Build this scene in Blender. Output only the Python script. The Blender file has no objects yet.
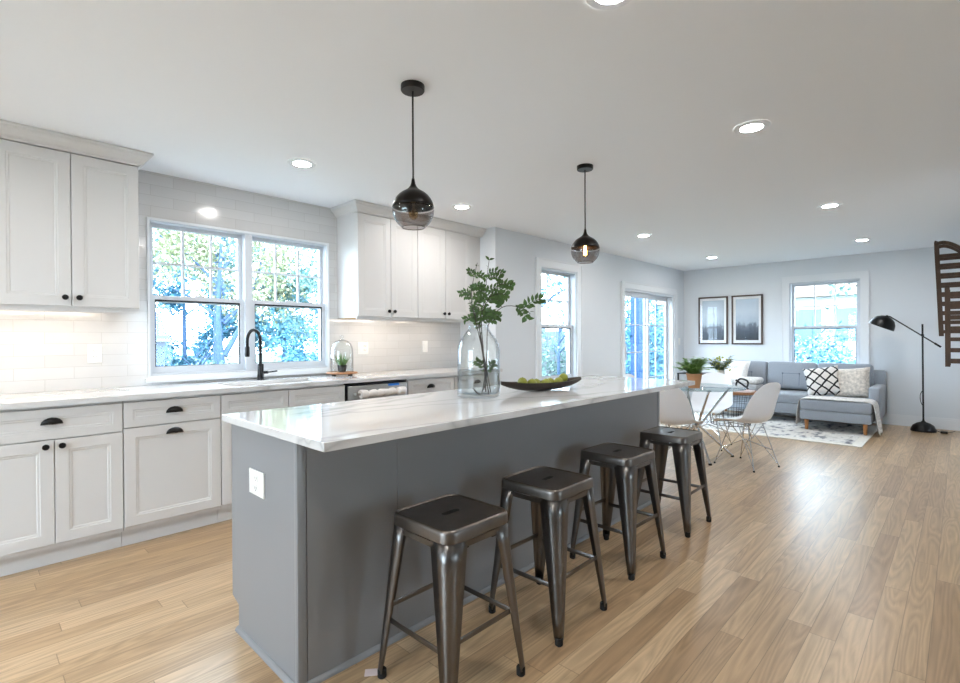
import bpy, bmesh, math, random
from mathutils import Vector, Matrix
PI = math.pi
rnd = random.Random(7)
scene = bpy.context.scene
COL = scene.collection
R = math.radians

# ---------------------------------------------------------------- camera
CAM_H = 1.2394
cd = bpy.data.cameras.new('camera'); cam = bpy.data.objects.new('camera', cd); COL.objects.link(cam)
cd.sensor_width = 36; cd.lens = 499.735 / 960 * 36; cd.clip_start = 0.02; cd.clip_end = 300
cr = Vector((0.6939835, -0.71997599, -0.00463374)); cu = Vector((0.00765408, 0.00094197, 0.99997026)); cf = Vector((0.71995022, 0.69399833, -0.00616446))
cam.matrix_world = Matrix(((cr.x, cu.x, -cf.x, 0), (cr.y, cu.y, -cf.y, 0), (cr.z, cu.z, -cf.z, CAM_H), (0, 0, 0, 1)))
scene.camera = cam

# ---------------------------------------------------------------- daylight and exposure
SKY = 9.0; SKY_COL = (0.68, 0.85, 1.0)
LED = 195.0; LED_COL = (1.0, 0.965, 0.93)
EXPOSURE = 0.80
w = bpy.data.worlds.new('sky'); scene.world = w; w.use_nodes = True
nt = w.node_tree; nt.nodes['Background'].inputs[0].default_value = (*SKY_COL, 1); nt.nodes['Background'].inputs[1].default_value = SKY
vs = scene.view_settings
vs.view_transform = 'Standard'; vs.look = 'None'; vs.gamma = 1; vs.use_curve_mapping = False; vs.exposure = EXPOSURE

def portal(name, loc, rot, sx, sy):
    l = bpy.data.lights.new(name, 'AREA'); l.shape = 'RECTANGLE'; l.size = sx; l.size_y = sy
    l.cycles.is_portal = True
    o = bpy.data.objects.new(name, l); o.location = loc; o.rotation_euler = rot; COL.objects.link(o)

# ---------------------------------------------------------------- room measures
YW, YL, XF, XR, ZC = 4.168, 3.62, 9.07, 4.0, 2.44     # kitchen wall, living wall, far wall, return wall, ceiling
YR, XB = -0.12, -3.0                                    # right wall, back wall
portal('daylight_kitchen', (1.62, YW - .06, 1.55), (R(90), 0, 0), 1.4, 1.15)
portal('daylight_living', (5.18, YL - .1, 1.4), (R(90), 0, 0), .78, 1.4)
portal('daylight_slider', (7.73, YL - .1, 1.0), (R(90), 0, 0), 1.8, 1.95)
portal('daylight_far', (XF - .1, 1.51, 1.4), (R(90), 0, R(-90)), .92, 1.4)

# ---------------------------------------------------------------- materials
def lin(c):
    return tuple((v / 255 / 12.92) if v / 255 <= .04045 else ((v / 255 + .055) / 1.055) ** 2.4 for v in c)
def new_mat(name):
    m = bpy.data.materials.new(name); m.use_nodes = True
    return m, m.node_tree, m.node_tree.nodes['Principled BSDF']
def N(nt, t, **k):
    n = nt.nodes.new(t)
    for a, b in k.items(): setattr(n, a, b)
    return n
def L(nt, a, b): nt.links.new(a, b)
def mat(name, c, rough=.5, metal=0, spec=.5, noise=0, nscale=40, bump=0, bscale=200, sheen=0, coat=0, emit=None, estr=0, stretch=None):
    m, nt, b = new_mat(name)
    col = (*lin(c), 1)
    b.inputs['Base Color'].default_value = col
    b.inputs['Roughness'].default_value = rough; b.inputs['Metallic'].default_value = metal
    b.inputs['Specular IOR Level'].default_value = spec
    if sheen: b.inputs['Sheen Weight'].default_value = sheen
    if coat: b.inputs['Coat Weight'].default_value = coat
    if emit: b.inputs['Emission Color'].default_value = (*emit, 1); b.inputs['Emission Strength'].default_value = estr
    if noise or bump:
        tc = N(nt, 'ShaderNodeTexCoord'); src = tc.outputs['Object']
        if stretch:
            mp = N(nt, 'ShaderNodeMapping'); mp.inputs['Scale'].default_value = stretch
            L(nt, src, mp.inputs[0]); src = mp.outputs[0]
    if noise:
        n = N(nt, 'ShaderNodeTexNoise'); n.inputs['Scale'].default_value = nscale; n.inputs['Detail'].default_value = 4
        L(nt, src, n.inputs['Vector'])
        h = N(nt, 'ShaderNodeMapRange'); h.inputs['From Min'].default_value = .25; h.inputs['From Max'].default_value = .75
        h.inputs['To Min'].default_value = 1 - noise; h.inputs['To Max'].default_value = 1 + noise
        L(nt, n.outputs[0], h.inputs[0])
        mx = N(nt, 'ShaderNodeVectorMath', operation='MULTIPLY'); mx.inputs[0].default_value = col[:3]
        L(nt, h.outputs[0], mx.inputs[1]); L(nt, mx.outputs[0], b.inputs['Base Color'])
    if bump:
        n = N(nt, 'ShaderNodeTexNoise'); n.inputs['Scale'].default_value = bscale; n.inputs['Detail'].default_value = 3
        L(nt, src, n.inputs['Vector'])
        bp = N(nt, 'ShaderNodeBump'); bp.inputs['Strength'].default_value = bump; bp.inputs['Distance'].default_value = .004
        L(nt, n.outputs[0], bp.inputs['Height']); L(nt, bp.outputs[0], b.inputs['Normal'])
    return m
def glassy(name, tint=(1, 1, 1), lo=.04, hi=.75, rough=0.0, edge=(.75, .8, .85)):
    """thin clear glass: see-through, mirror-like and denser towards grazing angles"""
    m = bpy.data.materials.new(name); m.use_nodes = True; nt = m.node_tree; nt.nodes.clear()
    out = N(nt, 'ShaderNodeOutputMaterial'); mix = N(nt, 'ShaderNodeMixShader')
    t = N(nt, 'ShaderNodeBsdfTransparent'); g = N(nt, 'ShaderNodeBsdfGlossy'); g.inputs['Roughness'].default_value = rough
    lw = N(nt, 'ShaderNodeLayerWeight'); lw.inputs[0].default_value = .5
    pw = N(nt, 'ShaderNodeMath', operation='POWER'); pw.inputs[1].default_value = 4
    L(nt, lw.outputs['Facing'], pw.inputs[0])
    mr = N(nt, 'ShaderNodeMapRange'); mr.inputs['To Min'].default_value = lo; mr.inputs['To Max'].default_value = hi
    L(nt, pw.outputs[0], mr.inputs[0]); L(nt, mr.outputs[0], mix.inputs[0])
    cm = N(nt, 'ShaderNodeMix', data_type='RGBA'); cm.inputs['A'].default_value = (*tint, 1); cm.inputs['B'].default_value = (*[a * b for a, b in zip(tint, edge)], 1)
    L(nt, pw.outputs[0], cm.inputs['Factor']); L(nt, cm.outputs['Result'], t.inputs[0])
    L(nt, t.outputs[0], mix.inputs[1]); L(nt, g.outputs[0], mix.inputs[2]); L(nt, mix.outputs[0], out.inputs[0])
    return m
def emitter(name, c, s):
    m = bpy.data.materials.new(name); m.use_nodes = True; nt = m.node_tree; nt.nodes.clear()
    o = N(nt, 'ShaderNodeOutputMaterial'); e = N(nt, 'ShaderNodeEmission')
    e.inputs[0].default_value = (*c, 1); e.inputs[1].default_value = s; L(nt, e.outputs[0], o.inputs[0]); return m

def floor_mat():
    m, nt, b = new_mat('oak_boards')
    geo = N(nt, 'ShaderNodeNewGeometry'); sep = N(nt, 'ShaderNodeSeparateXYZ'); L(nt, geo.outputs['Position'], sep.inputs[0])
    def M(op, a, b_=None, c=None):
        n = N(nt, 'ShaderNodeMath', operation=op)
        for i, v in enumerate((a, b_, c)):
            if v is None: continue
            if isinstance(v, (int, float)): n.inputs[i].default_value = v
            else: L(nt, v, n.inputs[i])
        return n.outputs[0]
    W, LEN = .092, 1.25
    yy = M('DIVIDE', sep.outputs[1], W); row = M('FLOOR', yy); fy = M('FRACT', yy)
    wn = N(nt, 'ShaderNodeTexWhiteNoise', noise_dimensions='1D'); L(nt, row, wn.inputs['W'])
    xx = M('ADD', M('DIVIDE', sep.outputs[0], LEN), M('MULTIPLY', wn.outputs['Value'], 7.3)); colm = M('FLOOR', xx); fx = M('FRACT', xx)
    cmb = N(nt, 'ShaderNodeCombineXYZ'); L(nt, row, cmb.inputs[0]); L(nt, colm, cmb.inputs[1])
    w2 = N(nt, 'ShaderNodeTexWhiteNoise', noise_dimensions='2D'); L(nt, cmb.outputs[0], w2.inputs['Vector'])
    ramp = N(nt, 'ShaderNodeValToRGB'); L(nt, w2.outputs['Value'], ramp.inputs[0])
    e = ramp.color_ramp.elements
    e[0].position = 0; e[0].color = (*lin((168, 138, 105)), 1); e[1].position = 1; e[1].color = (*lin((202, 173, 138)), 1)
    for p, c in ((.25, (180, 150, 115)), (.5, (187, 157, 121)), (.75, (194, 165, 129))):
        x = e.new(p); x.color = (*lin(c), 1)
    # grain running along each board, cathedral rings on some
    off = M('MULTIPLY', w2.outputs['Value'], 37.0)
    gx = N(nt, 'ShaderNodeCombineXYZ'); L(nt, M('MULTIPLY', sep.outputs[0], 1.6), gx.inputs[0]); L(nt, M('MULTIPLY', sep.outputs[1], 26), gx.inputs[1]); L(nt, off, gx.inputs[2])
    n1 = N(nt, 'ShaderNodeTexNoise'); n1.inputs['Scale'].default_value = 1.6; n1.inputs['Detail'].default_value = 6; n1.inputs['Roughness'].default_value = .65; n1.inputs['Distortion'].default_value = .6
    L(nt, gx.outputs[0], n1.inputs['Vector'])
    gx2 = N(nt, 'ShaderNodeCombineXYZ'); L(nt, M('MULTIPLY', sep.outputs[0], .55), gx2.inputs[0]); L(nt, M('MULTIPLY', sep.outputs[1], 7), gx2.inputs[1]); L(nt, off, gx2.inputs[2])
    wv = N(nt, 'ShaderNodeTexNoise'); wv.inputs['Scale'].default_value = 1.4; wv.inputs['Detail'].default_value = 1; L(nt, gx2.outputs[0], wv.inputs['Vector'])
    rings = M('ABSOLUTE', M('SUBTRACT', M('FRACT', M('ADD', M('MULTIPLY', wv.outputs[0], 15), M('MULTIPLY', n1.outputs[0], .7))), .5))
    g = M('ADD', M('MULTIPLY', n1.outputs[0], .6), M('MULTIPLY', rings, .38))
    mr = N(nt, 'ShaderNodeMapRange'); mr.inputs['From Min'].default_value = .2; mr.inputs['From Max'].default_value = .58; mr.inputs['To Min'].default_value = .66; mr.inputs['To Max'].default_value = 1.13
    L(nt, g, mr.inputs[0])
    ey = M('LESS_THAN', M('MINIMUM', fy, M('SUBTRACT', 1, fy)), .014); ex = M('LESS_THAN', M('MINIMUM', fx, M('SUBTRACT', 1, fx)), .0013)
    seam = M('SUBTRACT', 1, M('MULTIPLY', M('MAXIMUM', ey, ex), .42))
    mul = N(nt, 'ShaderNodeVectorMath', operation='MULTIPLY'); L(nt, ramp.outputs[0], mul.inputs[0]); L(nt, M('MULTIPLY', mr.outputs[0], seam), mul.inputs[1])
    L(nt, mul.outputs[0], b.inputs['Base Color'])
    b.inputs['Roughness'].default_value = .30; b.inputs['Specular IOR Level'].default_value = .5
    bp = N(nt, 'ShaderNodeBump'); bp.inputs['Strength'].default_value = .12; bp.inputs['Distance'].default_value = .002
    L(nt, M('MULTIPLY', mr.outputs[0], seam), bp.inputs['Height']); L(nt, bp.outputs[0], b.inputs['Normal'])
    return m
def tile_mat():
    m, nt, b = new_mat('glazed_subway_tile')
    geo = N(nt, 'ShaderNodeNewGeometry'); sep = N(nt, 'ShaderNodeSeparateXYZ'); L(nt, geo.outputs['Position'], sep.inputs[0])
    ad = N(nt, 'ShaderNodeMath', operation='ADD'); ad.inputs[1].default_value = .072; L(nt, sep.outputs[0], ad.inputs[0])
    az = N(nt, 'ShaderNodeMath', operation='ADD'); az.inputs[1].default_value = -.915; L(nt, sep.outputs[2], az.inputs[0])
    c = N(nt, 'ShaderNodeCombineXYZ'); L(nt, ad.outputs[0], c.inputs[0]); L(nt, az.outputs[0], c.inputs[1])
    br = N(nt, 'ShaderNodeTexBrick'); L(nt, c.outputs[0], br.inputs['Vector'])
    br.inputs['Scale'].default_value = 1; br.inputs['Brick Width'].default_value = .29; br.inputs['Row Height'].default_value = .0755
    br.inputs['Mortar Size'].default_value = .0016; br.inputs['Mortar Smooth'].default_value = .2; br.offset = .5
    br.inputs['Color1'].default_value = (*lin((212, 211, 210)), 1); br.inputs['Color2'].default_value = (*lin((206, 205, 204)), 1); br.inputs['Mortar'].default_value = (*lin((192, 190, 188)), 1)
    L(nt, br.outputs['Color'], b.inputs['Base Color']); b.inputs['Roughness'].default_value = .12
    bp = N(nt, 'ShaderNodeBump', invert=True); bp.inputs['Strength'].default_value = .25; bp.inputs['Distance'].default_value = .002
    nz = N(nt, 'ShaderNodeTexNoise'); nz.inputs['Scale'].default_value = 14; L(nt, c.outputs[0], nz.inputs['Vector'])
    sm = N(nt, 'ShaderNodeMath', operation='MULTIPLY_ADD'); sm.inputs[1].default_value = .25; L(nt, nz.outputs[0], sm.inputs[0]); L(nt, br.outputs['Fac'], sm.inputs[2])
    L(nt, sm.outputs[0], bp.inputs['Height']); L(nt, bp.outputs[0], b.inputs['Normal'])
    return m
def quartz_mat():
    m, nt, b = new_mat('veined_white_quartz')
    geo = N(nt, 'ShaderNodeNewGeometry')
    mp = N(nt, 'ShaderNodeMapping'); mp.inputs['Rotation'].default_value = (0, 0, R(35)); mp.inputs['Scale'].default_value = (.55, 1.5, 1); L(nt, geo.outputs['Position'], mp.inputs[0])
    n = N(nt, 'ShaderNodeTexNoise'); n.inputs['Scale'].default_value = 1.25; n.inputs['Detail'].default_value = 4; n.inputs['Distortion'].default_value = .4; L(nt, mp.outputs[0], n.inputs['Vector'])
    s = N(nt, 'ShaderNodeMath', operation='SUBTRACT'); s.inputs[1].default_value = .5; L(nt, n.outputs[0], s.inputs[0])
    a = N(nt, 'ShaderNodeMath', operation='ABSOLUTE'); L(nt, s.outputs[0], a.inputs[0])
    rp = N(nt, 'ShaderNodeValToRGB'); L(nt, a.outputs[0], rp.inputs[0]); e = rp.color_ramp.elements
    e[0].position = 0; e[0].color = (*lin((182, 182, 182)), 1); e[1].position = .024; e[1].color = (*lin((212, 211, 210)), 1)
    x = e.new(.008); x.color = (*lin((199, 198, 197)), 1)
    L(nt, rp.outputs[0], b.inputs['Base Color']); b.inputs['Roughness'].default_value = .07; return m
def print_mat(name, seed):
    """misty forest photograph: pale sky, dark firs in the lower third"""
    m, nt, b = new_mat(name)
    tc = N(nt, 'ShaderNodeTexCoord'); sep = N(nt, 'ShaderNodeSeparateXYZ'); L(nt, tc.outputs['Generated'], sep.inputs[0])
    cx = N(nt, 'ShaderNodeCombineXYZ'); L(nt, sep.outputs[1], cx.inputs[0]); cx.inputs[2].default_value = seed
    n1 = N(nt, 'ShaderNodeTexNoise'); n1.inputs['Scale'].default_value = 5; n1.inputs['Detail'].default_value = 6; L(nt, cx.outputs[0], n1.inputs['Vector'])
    ad = N(nt, 'ShaderNodeMath', operation='MULTIPLY_ADD'); ad.inputs[1].default_value = -.32; L(nt, n1.outputs[0], ad.inputs[0]); L(nt, sep.outputs[2], ad.inputs[2])
    c2 = N(nt, 'ShaderNodeCombineXYZ'); L(nt, sep.outputs[1], c2.inputs[0]); L(nt, sep.outputs[2], c2.inputs[1]); c2.inputs[2].default_value = seed
    n2 = N(nt, 'ShaderNodeTexNoise'); n2.inputs['Scale'].default_value = 16; n2.inputs['Detail'].default_value = 5; L(nt, c2.outputs[0], n2.inputs['Vector'])
    a2 = N(nt, 'ShaderNodeMath', operation='MULTIPLY_ADD'); a2.inputs[1].default_value = .16; L(nt, n2.outputs[0], a2.inputs[0]); L(nt, ad.outputs[0], a2.inputs[2])
    rp = N(nt, 'ShaderNodeValToRGB'); L(nt, a2.outputs[0], rp.inputs[0]); e = rp.color_ramp.elements
    e[0].position = 0; e[0].color = (*lin((58, 66, 76)), 1); e[1].position = 1; e[1].color = (*lin((186, 200, 212)), 1)
    for p, c in ((.14, (72, 80, 92)), (.26, (104, 112, 124)), (.34, (172, 184, 196)), (.6, (196, 206, 215))):
        x = e.new(p); x.color = (*lin(c), 1)
    L(nt, rp.outputs[0], b.inputs['Base Color']); b.inputs['Roughness'].default_value = .25; return m
def ramp_noise(name, stops, scale, rough=.9, stretch=(1, 1, 1), kind='noise', detail=5):
    m, nt, b = new_mat(name); tc = N(nt, 'ShaderNodeTexCoord')
    mp = N(nt, 'ShaderNodeMapping'); mp.inputs['Scale'].default_value = stretch; L(nt, tc.outputs['Object'], mp.inputs[0])
    n = N(nt, 'ShaderNodeTexNoise'); n.inputs['Scale'].default_value = scale; n.inputs['Detail'].default_value = detail; L(nt, mp.outputs[0], n.inputs['Vector'])
    rp = N(nt, 'ShaderNodeValToRGB'); L(nt, n.outputs[0], rp.inputs[0]); e = rp.color_ramp.elements
    e[0].position = stops[0][0]; e[0].color = (*lin(stops[0][1]), 1); e[1].position = stops[-1][0]; e[1].color = (*lin(stops[-1][1]), 1)
    for p, c in stops[1:-1]: x = e.new(p); x.color = (*lin(c), 1)
    L(nt, rp.outputs[0], b.inputs['Base Color']); b.inputs['Roughness'].default_value = rough; b.inputs['Specular IOR Level'].default_value = .2; return m
def lattice_mat():
    m, nt, b = new_mat('lattice_weave'); tc = N(nt, 'ShaderNodeTexCoord'); sep = N(nt, 'ShaderNodeSeparateXYZ'); L(nt, tc.outputs['Object'], sep.inputs[0])
    def M(op, a, c=None):
        n = N(nt, 'ShaderNodeMath', operation=op)
        for i, v in enumerate((a, c)):
            if v is None: continue
            if isinstance(v, (int, float)): n.inputs[i].default_value = v
            else: L(nt, v, n.inputs[i])
        return n.outputs[0]
    nz = N(nt, 'ShaderNodeTexNoise'); nz.inputs['Scale'].default_value = 9; L(nt, tc.outputs['Object'], nz.inputs['Vector']); wob = M('MULTIPLY', nz.outputs[0], .05)
    u, v = M('ADD', sep.outputs[0], wob), sep.outputs[2]
    def line(x): return M('LESS_THAN', M('ABSOLUTE', M('SUBTRACT', M('FRACT', M('DIVIDE', x, .145)), .5)), .10)
    k = M('MAXIMUM', line(M('ADD', u, v)), line(M('SUBTRACT', u, v)))
    mx = N(nt, 'ShaderNodeMix', data_type='RGBA'); mx.inputs['A'].default_value = (*lin((226, 222, 217)), 1); mx.inputs['B'].default_value = (*lin((28, 28, 32)), 1); L(nt, k, mx.inputs['Factor'])
    L(nt, mx.outputs['Result'], b.inputs['Base Color']); b.inputs['Roughness'].default_value = .95; return m

M_WALL = mat('painted_wall', (222, 226, 230), .75, spec=.25)
M_CEIL = mat('painted_ceiling', (238, 240, 243), .85, spec=.2)
M_TRIM = mat('white_trim_paint', (228, 231, 234), .35)
M_CAB = mat('white_cabinet_paint', (213, 211, 209), .38)
M_CABIN = mat('birch_ply_edge', (205, 172, 128), .6, noise=.1, nscale=20)
M_VINYL = mat('white_vinyl', (206, 211, 217), .35)
M_GASKET = mat('black_gasket', (30, 34, 40), .6)
M_BLACK = mat('matte_black_metal', (16, 16, 18), .38, metal=.3)
M_DOME = mat('dark_bronze_metal', (24, 21, 20), .34, metal=.6)
M_KNOB = mat('black_hardware', (14, 14, 15), .3, metal=.4)
M_ISL = mat('slate_grey_paint', (136, 137, 139), .34)
M_GUN = mat('gunmetal_clear_coat', (110, 107, 105), .3, metal=1, noise=.22, nscale=6, stretch=(1, 1, .35))
M_GUND = mat('gunmetal_seat_sheet', (114, 108, 103), .34, metal=1, noise=.2, nscale=9)
M_RUB = mat('black_rubber', (18, 18, 18), .7)
M_STEEL = mat('brushed_steel', (175, 172, 168), .3, metal=1, noise=.08, nscale=8, stretch=(1, 1, 30))
M_CHROME = mat('chrome', (205, 207, 210), .1, metal=1)
M_SHELL = mat('white_moulded_plastic', (236, 237, 240), .35)
M_TILE, M_QUARTZ, M_OAK = tile_mat(), quartz_mat(), floor_mat()
M_PANE = glassy('window_glass', (1, 1, 1), .02, .4)
M_GLASS = glassy('clear_glass', (.975, .985, .985), .05, .8, edge=(.5, .55, .6))
M_WATER = glassy('vase_water', (.86, .89, .90), .03, .3, edge=(.6, .65, .7))
M_SMOKE = glassy('smoked_glass', (.62, .59, .58), .10, .7)
M_TABLEG = glassy('table_glass', (.86, .93, .93), .10, .7)
M_FILM = glassy('clear_plastic_film', (.92, .9, .88), .12, .6, rough=.2)
M_LEAF = mat('green_leaf', (62, 92, 40), .45, noise=.35, nscale=30)
M_LEAF2 = mat('fern_leaf', (128, 170, 84), .5, noise=.3, nscale=40)
M_SUCC = mat('succulent_leaf', (80, 120, 50), .45, noise=.35, nscale=30)
M_STEM = mat('dark_stem', (44, 36, 28), .6)
M_WALNUT = mat('walnut_wood', (94, 66, 46), .5, noise=.3, nscale=14, stretch=(.4, 4, 4))
M_BOWL = mat('dark_carved_wood', (52, 42, 34), .55, noise=.3, nscale=12)
M_BOARD = mat('acacia_wood', (150, 104, 68), .5, noise=.25, nscale=16, stretch=(1, 5, 1))
M_RACK = mat('weathered_brown_wood', (74, 54, 40), .65, noise=.35, nscale=10, stretch=(4, 4, .6))
M_LIME = mat('green_fruit_skin', (138, 142, 48), .4, noise=.15, nscale=12, bump=.15, bscale=90)
M_SOFA = mat('blue_grey_upholstery', (152, 159, 168), .9, spec=.2, sheen=.3, noise=.1, nscale=160, bump=.2, bscale=300)
M_PIPE = mat('dark_seam_piping', (104, 112, 126), .9)
M_LEGW = mat('honey_wood_leg', (176, 122, 74), .5, noise=.15, nscale=20)
M_KNIT = mat('cream_cable_knit', (204, 196, 186), .95, spec=.1, noise=.34, nscale=34, bump=.9, bscale=60)
M_THROW = mat('ivory_woven_throw', (214, 211, 208), .95, spec=.1, noise=.28, nscale=40, bump=.7, bscale=90)
M_FUR = mat('white_shaggy_fabric', (232, 230, 228), .98, spec=.1, noise=.12, nscale=50, bump=1, bscale=70)
M_STRIPE = mat('grey_woven_fabric', (176, 176, 178), .95, spec=.1, noise=.25, nscale=14, stretch=(1, 1, 8), bump=.4)
M_RUG = ramp_noise('distressed_rug', [(.34, (112, 114, 120)), (.41, (176, 176, 178)), (.47, (214, 212, 208)), (.62, (226, 224, 220)), (.72, (150, 152, 158))], 5, stretch=(1, 2.2, 1))
M_RUGB = mat('rug_border_ivory', (222, 218, 210), .95, noise=.1, nscale=60)
M_TERRA = mat('terracotta', (176, 126, 88), .8, noise=.15, nscale=14)
M_SOIL = mat('potting_soil', (50, 40, 32), .95, noise=.4, nscale=60)
M_CERAM = mat('white_ceramic', (238, 238, 236), .2)
M_FLOWER = mat('yellow_green_buds', (170, 172, 70), .6, noise=.3, nscale=60)
M_PLATE = mat('white_plastic_plate', (240, 239, 236), .35)
M_FOAM = mat('white_foam_wrap', (226, 220, 216), .7, noise=.1, nscale=40, bump=.5, bscale=60)
M_TAPE = mat('blue_tape', (40, 120, 210), .5)
M_PAPER = mat('pale_paper', (222, 206, 204), .8)
M_FRAME = mat('walnut_picture_frame', (74, 56, 46), .5, noise=.25, nscale=14)
M_MAT = mat('white_picture_mat', (236, 238, 240), .7)
M_LENS = emitter('led_lens', LED_COL, LED)
M_STRIP = emitter('under_cabinet_led', (1.0, .92, .82), 30)
M_FIL = emitter('glowing_filament', (1.0, .5, .16), 130)
M_BULB = glassy('amber_bulb_glass', (1.0, .82, .55), .06, .5)
M_FILOFF = mat('cold_filament', (120, 110, 100), .4, metal=1)
# outdoors
M_LAWN = mat('pale_lawn', (50, 66, 56), .95, noise=.3, nscale=3)
M_BOUNCE_SLAB = mat('pale_bounce_slab', (214, 212, 206), .8, noise=.05, nscale=3)  # light tone so the added slab throws sky light indoors
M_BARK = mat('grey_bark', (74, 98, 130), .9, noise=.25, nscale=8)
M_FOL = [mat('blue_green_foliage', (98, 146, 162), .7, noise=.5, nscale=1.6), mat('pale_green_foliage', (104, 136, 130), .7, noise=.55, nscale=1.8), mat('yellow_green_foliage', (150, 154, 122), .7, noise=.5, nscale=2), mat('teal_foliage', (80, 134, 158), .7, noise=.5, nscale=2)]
M_SIDING = ramp_noise('white_siding', [(.3, (205, 210, 214)), (.7, (225, 228, 230))], 2)
M_ROOF = mat('tan_roof_shingle', (150, 128, 108), .9, noise=.15, nscale=6)
M_SHED = mat('blue_grey_shed', (66, 90, 120), .8)
M_FENCE = mat('grey_fence_board', (110, 120, 124), .85, noise=.2, nscale=5, stretch=(6, 6, .5))
M_POST = mat('blue_painted_post', (26, 70, 116), .6)
M_WINDARK = mat('dark_window', (96, 124, 150), .2)

# ---------------------------------------------------------------- mesh helpers
class MB:
    def __init__(s): s.bm = bmesh.new()
    def merge(s, t):
        me = bpy.data.meshes.new('tmp'); t.to_mesh(me); t.free(); s.bm.from_mesh(me); bpy.data.meshes.remove(me); return s
    def box(s, x0, x1, y0, y1, z0, z1, bev=0, seg=2, mtx=None):
        t = bmesh.new(); bmesh.ops.create_cube(t, size=1)
        bmesh.ops.scale(t, vec=(abs(x1 - x0), abs(y1 - y0), abs(z1 - z0)), verts=t.verts)
        if bev: bmesh.ops.bevel(t, geom=t.edges[:], offset=bev, segments=seg, profile=.5, affect='EDGES')
        bmesh.ops.translate(t, vec=((x0 + x1) / 2, (y0 + y1) / 2, (z0 + z1) / 2), verts=t.verts)
        if mtx: bmesh.ops.transform(t, matrix=mtx, verts=t.verts)
        return s.merge(t)
    def grid(s, P, closed_u=False, closed_v=False):
        n, m = len(P), len(P[0]); V = [[s.bm.verts.new(p) for p in row] for row in P]
        for i in range(n if closed_u else n - 1):
            for j in range(m if closed_v else m - 1):
                a, b, c, d = V[i][j], V[(i + 1) % n][j], V[(i + 1) % n][(j + 1) % m], V[i][(j + 1) % m]
                try: s.bm.faces.new([a, b, c, d])
                except ValueError: pass
        return V
    def tube(s, pts, r, seg=8, cap=True, closed=False):
        pts = [Vector(p) for p in pts]; n = len(pts); rr = r if isinstance(r, (list, tuple)) else [r] * n
        rows = []; prev = None
        for i, p in enumerate(pts):
            if closed: t = pts[(i + 1) % n] - pts[i - 1]
            else: t = pts[min(i + 1, n - 1)] - pts[max(i - 1, 0)]
            t.normalize()
            if prev is None:
                a = Vector((0, 0, 1)) if abs(t.z) < .9 else Vector((1, 0, 0)); u = t.cross(a).normalized()
            else: u = (prev - t * prev.dot(t)).normalized()
            prev = u; v = t.cross(u)
            rows.append([p + (u * math.cos(2 * PI * k / seg) + v * math.sin(2 * PI * k / seg)) * rr[i] for k in range(seg)])
        V = s.grid(rows, closed_u=closed, closed_v=True)
        if cap and not closed:
            s.bm.faces.new(V[0][::-1]); s.bm.faces.new(V[-1])
        return s
    def lathe(s, prof, c=(0, 0, 0), seg=24, mtx=None, cap0=False, cap1=False):
        P = []
        for (r, z) in prof:
            row = []
            for k in range(seg):
                p = Vector((r * math.cos(2 * PI * k / seg), r * math.sin(2 * PI * k / seg), z))
                if mtx: p = mtx @ p
                row.append(p + Vector(c))
            P.append(row)
        V = s.grid(P, closed_v=True)
        if cap0: s.bm.faces.new(V[0][::-1])
        if cap1: s.bm.faces.new(V[-1])
        return s
    def prism(s, pts, a0, a1, axis='x'):
        """outline pts (p,q) extruded along an axis: x -> (y,z), y -> (x,z), z -> (x,y)"""
        f = {'x': lambda a, p, q: (a, p, q), 'y': lambda a, p, q: (p, a, q), 'z': lambda a, p, q: (p, q, a)}[axis]
        A = [s.bm.verts.new(f(a0, *p)) for p in pts]; B = [s.bm.verts.new(f(a1, *p)) for p in pts]; n = len(pts)
        s.bm.faces.new(A); s.bm.faces.new(B[::-1])
        for i in range(n): s.bm.faces.new([A[i], B[i], B[(i + 1) % n], A[(i + 1) % n]])
        return s
    def ball(s, c, r, u=14, v=9):
        rx, ry, rz = (r, r, r) if isinstance(r, (int, float)) else r
        P = []
        for i in range(v + 1):
            th = PI * i / v
            P.append([(c[0] + rx * math.sin(th) * math.cos(2 * PI * k / u), c[1] + ry * math.sin(th) * math.sin(2 * PI * k / u), c[2] + rz * math.cos(th)) for k in range(u)])
        s.grid(P, closed_v=True); return s
    def quad(s, *p): s.bm.faces.new([s.bm.verts.new(q) for q in p]); return s
    def build(s, name, m, parent=None, smooth=True, origin=None, angle=35, solid=0, sub=0):
        bm = s.bm; bmesh.ops.remove_doubles(bm, verts=bm.verts, dist=1e-5)
        bmesh.ops.recalc_face_normals(bm, faces=bm.faces)
        me = bpy.data.meshes.new(name)
        if parent is not None:
            off = Vector(root_of(parent).get('_o', (0, 0, 0)))
        else:
            if origin is None:
                xs = [v.co for v in bm.verts]
                origin = tuple((min(p[i] for p in xs) + max(p[i] for p in xs)) / 2 for i in (0, 1)) + (min(p.z for p in xs),)
            off = Vector(origin)
        bmesh.ops.translate(bm, vec=-off, verts=bm.verts)
        bm.to_mesh(me); bm.free()
        me.materials.append(m)
        if smooth:
            me.shade_smooth()
            try: me.set_sharp_from_angle(angle=R(angle))
            except Exception: pass
        o = bpy.data.objects.new(name, me); COL.objects.link(o)
        if parent is None: o.location = off; o['_o'] = tuple(off)
        else: o.parent = parent
        if solid:
            md = o.modifiers.new('thickness', 'SOLIDIFY'); md.thickness = solid; md.offset = 0
        if sub:
            md = o.modifiers.new('smoothing', 'SUBSURF'); md.levels = sub; md.render_levels = sub
        return o
def root_of(o):
    while o.parent is not None: o = o.parent
    return o
def tag(o, label=None, cat=None, group=None, kind=None):
    if label: o['label'] = label
    if cat: o['category'] = cat
    if group: o['group'] = group
    if kind: o['kind'] = kind
    return o
def thing(name, loc, label=None, cat=None, group=None, kind=None):
    o = bpy.data.objects.new(name, None); o.empty_display_size = .1; o.location = loc; o['_o'] = tuple(loc); COL.objects.link(o)
    return tag(o, label, cat, group, kind)
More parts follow.
